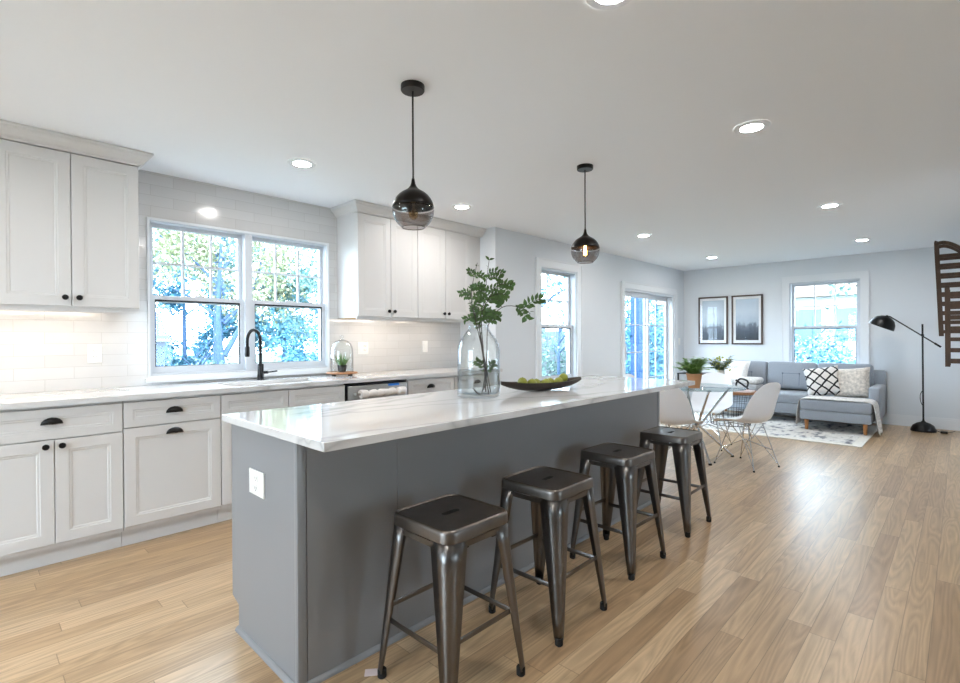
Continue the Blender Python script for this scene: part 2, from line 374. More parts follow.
def copy_tree(o, parent=None):
    c = o.copy(); COL.objects.link(c)
    if parent is not None: c.parent = parent
    for ch in [x for x in COL.objects if x.parent == o]: copy_tree(ch, c)
    return c
def place(o, loc, rz=0):
    o.location = loc; o.rotation_euler = (0, 0, rz); return o
def struct(mb, name, m, **k):
    o = mb.build(name, m, smooth=False, origin=(0, 0, 0), **k); o['kind'] = 'structure'; return o
def wall_boxes(mb, axis, a0, a1, t0, t1, holes, z1=ZC, z0=0):
    """wall along an axis with rectangular holes (u0,u1,z0,z1)"""
    us = sorted({a0, a1, *[h[0] for h in holes], *[h[1] for h in holes]})
    for u0, u1 in zip(us, us[1:]):
        hs = sorted([(h[2], h[3]) for h in holes if h[0] <= u0 + 1e-6 and h[1] >= u1 - 1e-6]); z = z0
        for lo, hi in hs + [(z1, z1)]:
            if lo > z + 1e-6:
                if axis == 'x': mb.box(u0, u1, t0, t1, z, lo)
                else: mb.box(t0, t1, u0, u1, z, lo)
            z = hi
    return mb

# ---------------------------------------------------------------- room shell
KWIN = (.93, 2.32, .985, 2.10); LWIN = (4.795, 5.57, .70, 2.095); SLID = (6.85, 8.62, .0, 1.98); FWIN = (1.06, 1.96, .70, 2.09)
struct(MB().box(XB - .15, XF + .15, -3.15, YW + .15, -.12, 0), 'floor', M_OAK)
struct(MB().box(XB - .15, XF + .15, -3.15, YW + .15, ZC, ZC + .12), 'ceiling', M_CEIL)
struct(wall_boxes(MB(), 'x', XB, XR, YW, YW + .15, [KWIN]), 'wall_kitchen', M_TILE)
struct(MB().box(XR, XR + .12, YL, YW + .15, 0, ZC), 'wall_return', M_WALL)
struct(wall_boxes(MB(), 'x', XR + .12, XF, YL, YL + .15, [LWIN, SLID]), 'wall_living', M_WALL)
struct(wall_boxes(MB(), 'y', YR - .12, YL + .15, XF, XF + .15, [FWIN]), 'wall_far', M_WALL)
struct(MB().box(4.9, XF, YR - .12, YR, 0, ZC), 'wall_right', M_WALL)
struct(MB().box(4.78, 4.9, -3.0, YR, 0, ZC), 'wall_hall', M_WALL)
ADDED_BWIN = (.7, 2.9, .2, 2.1)  # unseen opening, added to throw daylight on the island end panel
struct(wall_boxes(MB(), 'y', -3.15, YW + .15, XB - .15, XB, [ADDED_BWIN]), 'wall_back', M_WALL)
ADDED_HWIN = (2.2, 3.0, .6, 2.0)  # unseen opening, added for cool light on the island front
struct(wall_boxes(MB(), 'x', XB, 4.9, -3.15, -3.0, [ADDED_HWIN]), 'wall_hall_end', M_WALL)
portal('daylight_added_hall', (2.6, -2.94, 1.3), (R(-90), 0, 0), .8, 1.4)  # portal of the added hall opening
portal('daylight_added_back', (XB + .06, 1.8, 1.15), (R(90), 0, R(90)), 2.2, 1.9)  # portal of the added back opening
def baseb(x0, x1, y0, y1, name):
    struct(MB().box(x0, x1, y0, y1, 0, .125).box(x0 + (.004 if x1 - x0 < .1 else 0), x1 - (.004 if x1 - x0 < .1 and 0 else 0), y0 + (.004 if y1 - y0 < .1 else 0), y1, .125, .15), name, M_TRIM)
baseb(XF - .016, XF, YR, YL - .016, 'baseboard_far')
baseb(XR + .005, 6.75, YL - .016, YL, 'baseboard_living'); baseb(8.73, XF - .016, YL - .016, YL, 'baseboard_corner')
baseb(4.91, XF - .016, YR, YR + .016, 'baseboard_right')

# ---------------------------------------------------------------- windows
def frame_ring(mb, x0, x1, z0, z1, w, y0, y1, wb=None, wt=None):
    wb = w if wb is None else wb; wt = w if wt is None else wt
    mb.box(x0, x0 + w, y0, y1, z0, z1); mb.box(x1 - w, x1, y0, y1, z0, z1)
    mb.box(x0 + w, x1 - w, y0, y1, z0, z0 + wb); mb.box(x0 + w, x1 - w, y0, y1, z1 - wt, z1); return mb
def sash_pair(root, x0, x1, z0, z1, zm, fw=.036, y0=.025, grid=(3, 2)):
    """upper sash (outer track, muntin grid) and lower sash (inner track); local y points outdoors"""
    up = frame_ring(MB(), x0, x1, zm - .03, z1, fw, y0 + .04, y0 + .075)
    gx0, gx1, gz0, gz1 = x0 + fw, x1 - fw, zm, z1 - fw
    for k in range(1, grid[0]):
        x = gx0 + (gx1 - gx0) * k / grid[0]; up.box(x - .008, x + .008, y0 + .048, y0 + .068, gz0, gz1)
    for k in range(1, grid[1]):
        z = gz0 + (gz1 - gz0) * k / grid[1]; up.box(gx0, gx1, y0 + .049, y0 + .067, z - .008, z + .008)
    u = up.build('upper_sash', M_VINYL, root, smooth=False)
    MB().box(gx0 - .005, gx1 + .005, y0 + .056, y0 + .060, gz0 - .005, gz1 + .005).build('pane', M_PANE, u, smooth=False)
    lo = frame_ring(MB(), x0, x1, z0, zm + .018, fw, y0, y0 + .036, wb=.05)
    l = lo.build('lower_sash', M_VINYL, root, smooth=False)
    a0, a1, b0, b1 = x0 + fw, x1 - fw, z0 + .05, zm + .018 - fw
    MB().box(a0 - .005, a1 + .005, y0 + .016, y0 + .020, b0 - .005, b1 + .005).build('pane', M_PANE, l, smooth=False)
    frame_ring(MB(), a0, a1, b0, b1, .007, y0 + .006, y0 + .014, wb=.003, wt=.012).build('gasket', M_GASKET, l, smooth=False)
    MB().box((x0 + x1) / 2 - .03, (x0 + x1) / 2 + .03, y0 + .005, y0 + .03, zm + .018, zm + .03).build('sash_lock', M_VINYL, l, smooth=False)
def casing(root, x0, x1, z0, z1, w, sill=True, th=.02):
    c = MB(); c.box(x0 - w, x0, -th, 0, z0 - (w if sill else 0), z1 + w); c.box(x1, x1 + w, -th, 0, z0 - (w if sill else 0), z1 + w)
    c.box(x0, x1, -th, 0, z1, z1 + w)
    if sill: c.box(x0, x1, -th, 0, z0 - w, z0)
    b = .014                                                        # raised outer band
    c.box(x0 - w, x0 - w + b, -th - .008, -th, z0 - (w if sill else 0), z1 + w); c.box(x1 + w - b, x1 + w, -th - .008, -th, z0 - (w if sill else 0), z1 + w)
    c.box(x0 - w + b, x1 + w - b, -th - .008, -th, z1 + w - b, z1 + w)
    c.build('casing', M_TRIM, root, smooth=False)
def window(name, loc, rz, width, z0, z1, zm, cw, jamb=.15):
    r = thing(name, (0, 0, 0)); r['kind'] = 'structure'
    casing(r, 0, width, z0, z1, cw)
    frame_ring(MB(), 0, width, z0, z1, .02, 0, jamb).build('jamb', M_VINYL, r, smooth=False)
    sash_pair(r, .02, width - .02, z0 + .02, z1 - .02, zm, y0=.05)
    return place(r, loc, rz)
window('window_2', (LWIN[0], YL, 0), 0, LWIN[1] - LWIN[0], LWIN[2], LWIN[3], 1.39, .10)
window('window_3', (FWIN[1], XF and 0, 0), 0, 0.9, FWIN[2], FWIN[3], 1.39, .10)
bpy.data.objects['window_3'].location = (XF, FWIN[1], 0); bpy.data.objects['window_3'].rotation_euler = (0, 0, R(-90))
window('added_window_back', (XB, ADDED_BWIN[0], 0), R(90), ADDED_BWIN[1] - ADDED_BWIN[0], ADDED_BWIN[2], ADDED_BWIN[3], 1.2, .10)  # out of view, put in as a light source behind the camera
window('added_window_hall', (ADDED_HWIN[1], -3.0, 0), R(180), ADDED_HWIN[1] - ADDED_HWIN[0], ADDED_HWIN[2], ADDED_HWIN[3], 1.3, .10)  # out of view, put in to tint the stool side of the island
# twin kitchen window over the sink
k = thing('window_1', (0, YW, 0)); k['kind'] = 'structure'; k['_o'] = (0, 0, 0)
c = MB(); x0, x1, z0, z1 = KWIN
frame_ring(c, x0 - .012, x1 + .012, z0 - .018, z1 + .012, .014, -.014, 0); c.build('casing', M_TRIM, k, smooth=False)
frame_ring(MB(), x0, x1, z0, z1, .010, 0, .15).box(1.592, 1.648, -.005, .15, z0 + .010, z1 - .010).build('jamb', M_VINYL, k, smooth=False)
for a, b in ((x0 + .010, 1.592), (1.648, x1 - .010)): sash_pair(k, a, b, z0 + .010, z1 - .010, 1.545, fw=.030)
MB().box(x0 - .03, x1 + .03, -.035, 0, z0 - .05, z0 - .018).build('sill', M_TRIM, k, smooth=False)
# sliding glass door
d = thing('door_1', (SLID[0], YL, 0)); d['kind'] = 'structure'; d['_o'] = (0, 0, 0)
W = SLID[1] - SLID[0]; casing(d, 0, W, 0, SLID[3], .10, sill=False)
frame_ring(MB(), 0, W, 0, SLID[3], .035, 0, .15, wb=.03).build('jamb', M_VINYL, d, smooth=False)
def slide_panel(x0, x1, y0, name):
    p = MB(); frame_ring(p, x0, x1, .03, SLID[3] - .036, .055, y0, y0 + .035, wb=.12, wt=.075)
    a0, a1, b0, b1 = x0 + .055, x1 - .055, .15, SLID[3] - .111
    for q in range(1, 2): x = a0 + (a1 - a0) * q / 2; p.box(x - .009, x + .009, y0 + .009, y0 + .026, b0, b1)
    for q in range(1, 4): z = b0 + (b1 - b0) * q / 4; p.box(a0, a1, y0 + .0095, y0 + .0255, z - .009, z + .009)
    o = p.build(name, M_VINYL, d, smooth=False)
    MB().box(a0 - .005, a1 + .005, y0 + .015, y0 + .02, b0 - .005, b1 + .005).build('pane', M_PANE, o, smooth=False)
    return o
slide_panel(.036, .93, .045, 'sliding_panel'); slide_panel(.875, W - .036, .095, 'fixed_panel')
MB().box(.055, .075, .0, .045, .9, 1.15, .004).build('handle', M_VINYL, bpy.data.objects['sliding_panel'], smooth=False)

# ---------------------------------------------------------------- kitchen cabinets
def panel_door(x0, x1, z0, z1, yf, s=1, th=.02, fw=.058, sl=.012, dp=.007):
    """framed cabinet front facing -Y (s=1) or +Y (s=-1) with a sloped inner moulding and a recessed panel"""
    m = MB(); yb = yf + s * th
    def ring(i, y): return [(x0 + i, y, z0 + i), (x1 - i, y, z0 + i), (x1 - i, y, z1 - i), (x0 + i, y, z1 - i)]
    rows = [ring(0, yb), ring(.0, yf + s * .002), ring(.002, yf), ring(fw, yf), ring(fw + .003, yf + s * .003), ring(fw + sl, yf + s * .004), ring(fw + sl + .004, yf + s * dp)]
    V = m.grid(rows, closed_v=True); m.bm.faces.new(V[0]); m.bm.faces.new(V[-1]); return m
def knob(parent, x, z, yf, s=1):
    mt = Matrix.Rotation(R(90) * s, 4, 'X')
    MB().lathe([(.006, 0), (.006, .012), (.0155, .016), (.0165, .022), (.013, .028), (.0001, .030)], (x, yf, z), 16, mt, cap0=True).build('knob', M_KNOB, parent, angle=50)
def cup_pull(parent, x, z, yf, s=1):
    m = MB(); P = []
    for i in range(9):
        a = PI * i / 8; row = []
        for j in range(7):
            b = (PI / 2) * j / 6
            row.append((x + .047 * math.cos(a) * (1 if j == 0 else math.cos(b) ** .5 if j < 6 else 0.02), yf - s * .026 * math.sin(b) * (.35 + .65 * math.sin(a)), z - .014 + .034 * math.sin(a) * (math.cos(b) if j < 6 else 0)))
        P.append(row)
    m.grid(P); m.box(x - .047, x + .047, yf - s * .003, yf, z - .016, z - .012)
    m.build('cup_pull', M_KNOB, parent, angle=60, solid=.002)
YU, YDR = 3.818, 3.555                                              # faces of upper doors, base doors
def upper(x0, x1, name, label, seams, kn):
    r = thing(name, ((x0 + x1) / 2, 4.0, 1.43), label, 'cabinet', 'white wall cabinets')
    MB().box(x0, x1, YU + .0205, YW - .001, 1.432, 2.37).build('body', M_CAB, r, smooth=False)
    MB().box(x0 + .012, x1 - .012, YU + .038, YW - .02, 1.427, 1.4319).build('bottom_panel', M_CABIN, r, smooth=False)
    MB().box(x0, x1, YU + .0205, YU + .036, 1.412, 1.4315).build('light_rail', M_CAB, r, smooth=False)
    xs = [x0] + seams + [x1]
    for a, b, kx in zip(xs, xs[1:], kn):
        dd = panel_door(a + .002, b - .002, 1.443, 2.352, YU).build('door', M_CAB, r, angle=20)
        knob(dd, kx, 1.494, YU)
    return r
u1 = upper(.116, .80, 'wall_cabinet', 'white two-door wall cabinet hanging beside the twin sink window, over the wall outlet', [.458], [.426, .492])
u2 = upper(2.42, 3.092, 'wall_cabinet', 'white two-door wall cabinet above the bell jar, nearest the twin sink window on its side', [2.773], [2.742, 2.805])
u3 = upper(3.094, 3.82, 'wall_cabinet', 'white two-door wall cabinet behind the tall vase of branches, beside the return wall', [3.457], [3.427, 3.488])
u0 = upper(-.57, .114, 'wall_cabinet', 'white two-door wall cabinet farthest from the twin window, at the end of the row', [-.228], [-.26, -.196])
MB().box(3.82, XR - .001, YU + .03, YW - .001, 1.432, 2.37).build('filler_panel', M_CAB, u3, smooth=False)
def strip(parent, a, b):
    MB().box(a, b, YU + .05, YU + .07, 1.4205, 1.4265).build('light_strip', M_STRIP, parent, smooth=False)
strip(u0, -.5, .05); strip(u1, .17, .66); strip(u2, 2.5, 3.02); strip(u3, 3.3, 3.5)
def crown(name, x0, x1, left, right):
    """crown moulding along the cabinet fronts with mitred returns"""
    prof = [(-.03, 2.358), (.004, 2.358), (.008, 2.366), (.018, 2.369), (.024, 2.380), (.040, 2.398), (.056, 2.410), (.062, 2.424), (.068, 2.426), (.068, 2.4385), (.0, 2.4385)]
    m = MB(); yf = YU - .002
    rows = []
    for p, z in prof:
        path = []
        path += [(x0 - p, YW - .002, z), (x0 - p, yf - p, z)] if left else [(x0, yf - p, z)]
        path += [(x1 + p, yf - p, z), (x1 + p, YW - .002, z)] if right else [(x1, yf - p, z)]
        rows.append(path)
    m.grid(rows); o = m.build(name, M_CAB, smooth=False, origin=(0, 0, 0)); o['kind'] = 'structure'
crown('trim_1', -.57, .80, False, True); crown('trim_2', 2.42, XR - .002, True, False)

def base_cab(x0, x1, label, drawers, doors, kn, pulls):
    r = thing('base_cabinet', ((x0 + x1) / 2, 3.85, 0), label, 'cabinet', 'white base cabinets')
    MB().box(x0, x1, YDR + .0205, YW - .004, .105, .8845).build('body', M_CAB, r, smooth=False)
    MB().box(x0, x1, YDR + .075, YDR + .095, .0, .105).build('toe_kick', M_CAB, r, smooth=False)
    for (a, b, z0, z1) in drawers:
        dd = panel_door(a, b, z0, z1, YDR, fw=.045).build('drawer', M_CAB, r, angle=20)
        for px, pz in pulls:
            if a < px < b and z0 < pz < z1: cup_pull(dd, px, pz, YDR)
    for (a, b, z0, z1) in doors:
        dd = panel_door(a, b, z0, z1, YDR).build('door', M_CAB, r, angle=20)
        for px, pz in pulls:
            if a < px < b and z0 < pz < z1: cup_pull(dd, px, pz, YDR)
        for px, pz in kn:
            if a < px < b and z0 < pz < z1: knob(dd, px, pz, YDR)
    return r
g = .002
base_cab(-.65, .033, 'white base cabinet farthest from the sink, at the end of the row', [(-.648, .031, .703, .868)], [(-.648, -.31, .13, .697), (-.306, .031, .13, .697)], [(-.34, .665), (-.275, .665)], [(-.31, .805)])
base_cab(.037, .656, 'white base cabinet with one wide drawer over two knobbed doors, below the wall outlet', [(.039, .654, .703, .868)], [(.039, .345, .13, .697), (.349, .654, .13, .697)], [(.309, .665), (.378, .665)], [(.337, .80)])
base_cab(.658, 1.196, 'white base cabinet with a cup-pull drawer over one cup-pull door, beside the sink cabinet', [(.660, 1.194, .720, .868)], [(.660, 1.194, .13, .714)], [], [(.925, .803), (.925, .672)])
base_cab(1.198, 2.128, 'wide white sink cabinet with a plain false front, below the black faucet', [(1.200, 1.661, .720, .868), (1.665, 2.126, .720, .868)], [(1.200, 1.661, .13, .714), (1.665, 2.126, .13, .714)], [(1.63, .66), (1.695, .66)], [])
base_cab(2.762, 3.325, 'white drawer base cabinet just past the dishwasher with its wrapped handle', [(2.764, 3.323, .703, .868), (2.764, 3.323, .42, .697), (2.764, 3.323, .13, .414)], [], [], [(3.03, .80), (3.03, .6), (3.03, .32)])
base_cab(3.327, 3.972, 'white end base cabinet in the corner, seen only through the tall glass vase', [(3.329, 3.97, .703, .868)], [(3.329, 3.648, .13, .697), (3.652, 3.97, .13, .697)], [(3.615, .665), (3.685, .665)], [(3.65, .80)])
dw = thing('dishwasher', (2.445, 3.85, 0), 'stainless dishwasher under the counter with its handle still in white foam wrap', 'dishwasher')
MB().box(2.145, 2.755, YDR + .021, YW - .05, .1, .868).build('body', M_GASKET, dw, smooth=False)
MB().box(2.155, 2.75, YDR - .002, YDR + .02, .13, .855, .004).build('door', M_STEEL, dw)
MB().box(2.145, 2.755, YDR + .07, YDR + .09, .0, .1).build('toe_kick', M_GASKET, dw, smooth=False)
hn = MB().tube([(2.20, YDR - .045, .79), (2.70, YDR - .045, .79)], .011, 10).box(2.205, 2.225, YDR - .045, YDR - .002, .782, .798).box(2.675, 2.695, YDR - .045, YDR - .002, .782, .798).build('handle', M_STEEL, dw)
wr = MB(); pts = [(2.24 + .44 * i / 22, YDR - .047, .79 + .004 * math.sin(i * 1.3)) for i in range(23)]
wr.tube(pts, [(.036 if i in (0, 22) else .019 if i in (4, 18) else .034 if i < 4 or i > 18 else .029 + .003 * math.sin(i * 2.1)) for i in range(23)], 12)
tag(wr.build('foam_wrap', M_FOAM, hn), 'white foam wrap')
tag(MB().box(2.545, 2.66, YDR - .0045, YDR - .0021, .835, .854).build('tape', M_TAPE, dw, smooth=False), 'strip of blue tape')

# countertop with sink cut-out
SX0, SX1, SY0, SY1 = 1.31, 2.03, 3.60, 3.985
ct = MB(); YC0, YC1 = 3.523, YW - .001
for a, b, c_, d_ in ((-.65, SX0, YC0, YC1), (SX1, XR - .001, YC0, YC1), (SX0, SX1, YC0, SY0), (SX0, SX1, SY1, YC1)): ct.box(a, b, c_, d_, .885, .915)
tag(ct.build('countertop', M_QUARTZ, smooth=False, origin=(0, 0, 0)), 'long white quartz countertop along the tiled kitchen wall', 'countertop')
sk = MB(); th = .004
for q in (0, 1):
    i = q * th
    V = sk.grid([[(SX0 - .012 + i, SY0 - .012 + i, .8845), (SX1 + .012 - i, SY0 - .012 + i, .8845), (SX1 + .012 - i, SY1 + .012 - i, .8845), (SX0 - .012 + i, SY1 + .012 - i, .8845)], [(SX0 + i, SY0 + i, .68 + i), (SX1 - i, SY0 + i, .68 + i), (SX1 - i, SY1 - i, .68 + i), (SX0 + i, SY1 - i, .68 + i)]], closed_v=True)
    sk.bm.faces.new(V[1])
s_ = thing('sink', (1.67, 3.8, .68), 'undermounted stainless sink set in the counter below the twin window', 'sink')
sk.build('basin', M_STEEL, s_, smooth=False); MB().lathe([(.045, .686), (.04, .690), (.0001, .688)], (1.67, 3.8, 0), 20).build('drain', M_CHROME, s_)
# faucet
FX, FY = 1.668, 4.06
fa = thing('faucet', (FX, FY, .915), 'matte black gooseneck pull-down faucet standing behind the sink', 'faucet')
MB().lathe([(.029, .9155), (.029, .921), (.025, .924), (.024, .925), (.024, 1.035), (.019, 1.045), (.0001, 1.046)], (FX, FY, 0), 20, cap0=True).build('base', M_BLACK, fa)
dx, dy = -.86, -.51
pts = [(FX, FY, 1.04), (FX, FY, 1.20)] ; RR = .078
for i in range(1, 13):
    a = PI * i / 12; pts.append((FX + dx * RR * (1 - math.cos(a)), FY + dy * RR * (1 - math.cos(a)), 1.225 + RR * 1.15 * math.sin(a)))
pts.append((FX + dx * RR * 2, FY + dy * RR * 2, 1.175))
MB().tube(pts, .0125, 12).build('spout', M_BLACK, fa)
MB().lathe([(.014, 1.185), (.0175, 1.175), (.0185, 1.12), (.016, 1.105), (.0001, 1.105)], (FX + dx * RR * 2, FY + dy * RR * 2, 0), 16, cap0=True).build('spray_head', M_BLACK, fa)
MB().tube([(FX + .02, FY - .008, .975), (FX + .052, FY - .022, .975)], .012, 10).tube([(FX + .05, FY - .021, .975), (FX + .115, FY - .048, .983)], .0065, 8).build('handle', M_BLACK, fa)

# wall plates
def plate(name, loc, rz, w, h, label, cat, kind):
    r = thing(name, (0, 0, 0), label, cat)
    MB().box(-w / 2, w / 2, -.007, -.0005, -h / 2, h / 2, .003).build('cover_plate', M_PLATE, r)
    n = max(1, round(w / .07)) if kind != 'outlet' else 1
    for i in range(n):
        cx = (i - (n - 1) / 2) * .046
        if kind == 'outlet' or (kind == 'mix' and i == 1):
            for zz in (.02, -.02):
                oo = MB().box(cx - .016, cx + .016, -.0085, -.0072, zz - .014, zz + .014, .003).build('socket', M_PLATE, r)
                MB().box(cx - .0075, cx - .0055, -.0092, -.0087, zz - .003, zz + .006).box(cx + .0055, cx + .0075, -.0092, -.0087, zz - .003, zz + .006).box(cx - .002, cx + .002, -.0092, -.0087, zz - .010, zz - .006).build('slot', M_GASKET, oo, smooth=False)
        else:
            MB().box(cx - .016, cx + .016, -.010, -.0072, -.033, .033, .002).build('rocker', M_PLATE, r)
    return place(r, loc, rz)
plate('wall_outlet', (.616, YW, 1.15), 0, .078, .124, 'white duplex outlet on the backsplash under the cabinet by the window edge', 'outlet', 'outlet')
plate('switch_plate', (2.69, YW, 1.152), 0, .12, .122, 'white two-gang switch and outlet plate on the backsplash beside the bell jar', 'switch', 'mix')
plate('light_switch', (3.465, YW, 1.155), 0, .075, .122, 'white single rocker switch on the backsplash near the tall vase', 'switch', 'switch')
plate('light_switch', (8.86, YL, 1.17), 0, .078, .122, 'small switch plate on the wall between sliding door and room corner', 'switch', 'switch')

# ---------------------------------------------------------------- island
IX0, IX1, IY0, IY1 = .815, 3.73, 1.68, 2.296
isl = thing('kitchen_island', (2.27, 1.99, 0), 'long slate grey kitchen island with four metal stools along it', 'island')
MB().box(IX0 + .02, IX1 - .02, IY0 + .012, IY1 - .022, .105, .884).box(IX0 + .02, IX1 - .02, IY0 + .012, IY1 - .085, 0, .105).build('body', M_ISL, isl, smooth=False)
ep = [(IY0 + .022, 0), (IY1 - .07, 0), (IY1 - .07, .105), (IY1, .125), (IY1, .884), (IY0 + .022, .884)]
MB().prism(ep, IX0, IX0 + .019, 'x').build('end_panel', M_ISL, isl, smooth=False)
MB().prism(ep, IX1 - .019, IX1, 'x').build('end_panel', M_ISL, isl, smooth=False)
for a in (IX0 - .003, IX1 - .031): MB().box(a, a + .034, IY0 - .003, IY0 + .0215, 0, .884, .002).build('corner_trim', M_ISL, isl)
for a, b in ((IX0 + .034, 1.245), (1.2458, IX1 - .034)): MB().box(a, b, IY0, IY0 + .0115, .0, .884, .001).build('front_panel', M_ISL, isl, smooth=False)
def shoe(pts, ax, a0, a1): return MB().prism(pts, a0, a1, ax)
q = [(0, 0), (.016, 0), (.015, .006), (.011, .013), (.005, .017), (0, .018)]
shoe([(IY0 - .0005 - p, z) for p, z in q], 'x', IX0 - .016, IX1).build('shoe_molding', M_ISL, isl, angle=60)
shoe([(IX0 - .0005 - p, z) for p, z in q], 'y', IY0 - .0165, IY1 - .07).build('shoe_molding', M_ISL, isl, angle=60)
for i in range(4):
    a = IX0 + .022 + i * .7175; b = a + .7155
    for e, f in ((a + .002, (a + b) / 2 - .001), ((a + b) / 2 + .001, b - .002)):
        dd = panel_door(e, f, .13, .697, IY1, s=-1, th=.0195).build('door', M_ISL, isl, angle=20)
    knob(dd, (a + b) / 2 + .035, .66, IY1, s=-1)
    dr = panel_door(a + .002, b - .002, .703, .87, IY1, s=-1, th=.0195, fw=.045).build('drawer', M_ISL, isl, angle=20); cup_pull(dr, (a + b) / 2, .79, IY1, s=-1)
tag(MB().box(.783, 3.80, 1.433, 2.316, .885, .915, .002).build('island_countertop', M_QUARTZ, smooth=False, origin=(0, 0, 0)), 'thick white quartz slab with pale grey veins topping the island', 'countertop')
plate('wall_outlet', (IX0, 2.02, .668), R(-90), .14, .10, 'white outlet plate on the end panel of the grey island', 'outlet', 'outlet')

# ---------------------------------------------------------------- bar stools
def make_stool():
    r = thing('bar_stool', (0, 0, 0))
    h, zt = .157, .61
    def rr(hw, rad, z, n=5):
        p = []
        for cx, cy, a0 in ((hw - rad, hw - rad, 0), (-hw + rad, hw - rad, 90), (-hw + rad, -hw + rad, 180), (hw - rad, -hw + rad, 270)):
            for i in range(n): a = R(a0 + 90 * i / (n - 1)); p.append((cx + rad * math.cos(a), cy + rad * math.sin(a), z))
        return p
    m = MB(); rows = [rr(h + .004, .044, zt - .042), rr(h + .003, .044, zt - .014), rr(h + .001, .043, zt - .006), rr(h - .003, .041, zt - .001), rr(h - .007, .039, zt), rr(h - .010, .036, zt - .0015), rr(h - .013, .034, zt - .0045), rr(h - .03, .026, zt - .005)]
    V = m.grid(rows, closed_v=True)
    # top sheet with a slotted hand hole
    slot = []
    for i in range(20):
        a = 2 * PI * i / 20; cx = .028 * (1 if math.cos(a) > 0 else -1); slot.append((cx + .013 * math.cos(a), .013 * math.sin(a)))
    def around(sc_, z): return [m.bm.verts.new((x * sc_[0], y * sc_[1], z)) for x, y in slot]
    S = around((1, 1), zt - .0055); S2 = around((1, 1), zt - .018)
    for i in range(20): m.bm.faces.new([S[i], S[(i + 1) % 20], S2[(i + 1) % 20], S2[i]])
    O = V[-1]                                                         # 20 verts around, start at angle 0 corner
    offs = min(range(20), key=lambda s: sum((O[(i + s) % 20].co.xy - S[i].co.xy).length for i in range(20)))
    for i in range(20):
        a, b = O[(i + offs) % 20], O[(i + 1 + offs) % 20]; m.bm.faces.new([a, b, S[(i + 1) % 20], S[i]])
    m.build('seat', M_GUND, r, angle=40)
    MB().box(-.05, .05, -.025, .025, zt - .0215, zt - .0185).build('slot_shade_sheet', M_RUB, r, smooth=False)  # black sheet standing in for the shade inside the hand slot
    for sx in (-1, 1):
        for sy in (-1, 1):
            # tapering channel-section leg
            rows = []
            for t in [i / 8 for i in range(9)]:
                z = (zt - .040) * (1 - t) + .022 * t
                o = .157 + (.193 - .157) * t                           # outer corner offset
                wd = .088 * (1 - t) + .027 * t; b = .040 * (1 - t) + .009 * t
                c = [(o - wd, o), (o - b, o)] + [(o - b + b * math.sin(R(a)), o - b + b * math.cos(R(a))) for a in (22, 45, 68)] + [(o, o - b), (o, o - wd)]
                rows.append([(sx * x, sy * y, z) for x, y in c])
            lm = MB(); lm.grid(rows)
            lg = lm.build('leg', M_GUN, r, angle=60, solid=.003)
            ox = .180
            MB().lathe([(.0135, .034), (.0165, .030), (.0165, .004), (.013, .0), (.0001, .0)], (sx * ox, sy * ox, 0), 12, cap0=True).build('rubber_foot', M_RUB, lg)
    zb = .225; o = .157 + .036 * (1 - (zb - .022) / .548) - .006
    for s in (-1, 1):
        MB().box(-o + .012, o - .012, s * o - .002, s * o + .002, zb + .03 - .010, zb + .03 + .010, .0015).build('crossbar', M_GUN, r)
        MB().box(s * o - .002, s * o + .002, -o + .012, o - .012, zb - .010, zb + .010, .0015).build('crossbar', M_GUN, r)
        for q in (-1, 1):                                             # small stacking bumpers under the seat rim
            MB().box(q * .072 - .014, q * .072 + .014, s * .140 - .014, s * .140 + .014, zt - .074, zt - .050, .002).build('bumper', M_RUB, r)
        MB().box(-.085, .085, s * .1575 - .002, s * .1575 + .002, zt - .066, zt - .046).build('seat_skirt', M_GUN, r, smooth=False)
        MB().box(s * .1575 - .002, s * .1575 + .002, -.085, .085, zt - .066, zt - .046).build('seat_skirt', M_GUN, r, smooth=False)
    return r
st0 = make_stool()
ST = [(1.232, 1.356, 0, 'gunmetal backless bar stool nearest the camera, first along the island'), (1.832, 1.360, R(1), 'gunmetal backless bar stool second along the island from the outlet end'),
      (2.548, 1.402, R(-1), 'gunmetal backless bar stool third along the island, behind the second'), (3.292, 1.412, 0, 'dark gunmetal backless bar stool at the far end of the island, nearest the dining table')]
for i, (x, y, a, lb) in enumerate(ST):
    o = st0 if i == 0 else copy_tree(st0); place(o, (x + .008, y - .008, 0), a); tag(o, lb, 'stool', 'metal bar stools at the island')
tag(MB().box(-.028, .028, -.02, .02, .0005, .0015, mtx=Matrix.Translation((1.05, 1.575, 0)) @ Matrix.Rotation(R(-38), 4, 'Z')).build('paper_tag', M_PAPER, smooth=False), 'small pale paper tag lying on the floor by the nearest stool foot', 'paper')
# ---------------------------------------------------------------- things on the island
VX, VY, VZ = 2.0, 1.94, .915
va = thing('glass_vase', (VX, VY, VZ), 'tall clear glass bottle vase with narrowing neck on the island', 'vase')
vp = [(.0001, .916), (.108, .916), (.117, .921), (.119, .935), (.119, 1.17), (.115, 1.20), (.100, 1.235), (.075, 1.268), (.058, 1.292), (.054, 1.305), (.058, 1.315), (.055, 1.316), (.050, 1.306), (.054, 1.291), (.071, 1.266), (.096, 1.233), (.111, 1.199), (.1155, 1.17), (.1155, .945), (.105, .934), (.0001, .934)]
MB().lathe(vp, (VX, VY, 0), 40).build('glass_body', M_GLASS, va, angle=60)
tag(MB().lathe([(.0001, .936), (.103, .936), (.113, .946), (.1135, 1.065), (.0001, 1.065)], (VX, VY, 0), 36).build('water', M_WATER, angle=50, origin=(VX, VY, .936)), 'clear water standing in the lower third of the glass vase', 'water')
PX = lambda x, y, dp=0: Vector((VX, VY, 0)) + cr * ((x - 478.8) * .00554) + Vector((0, 0, CAM_H - (y - 338.6) * .00554)) + Vector((cf.x, cf.y, 0)) * dp
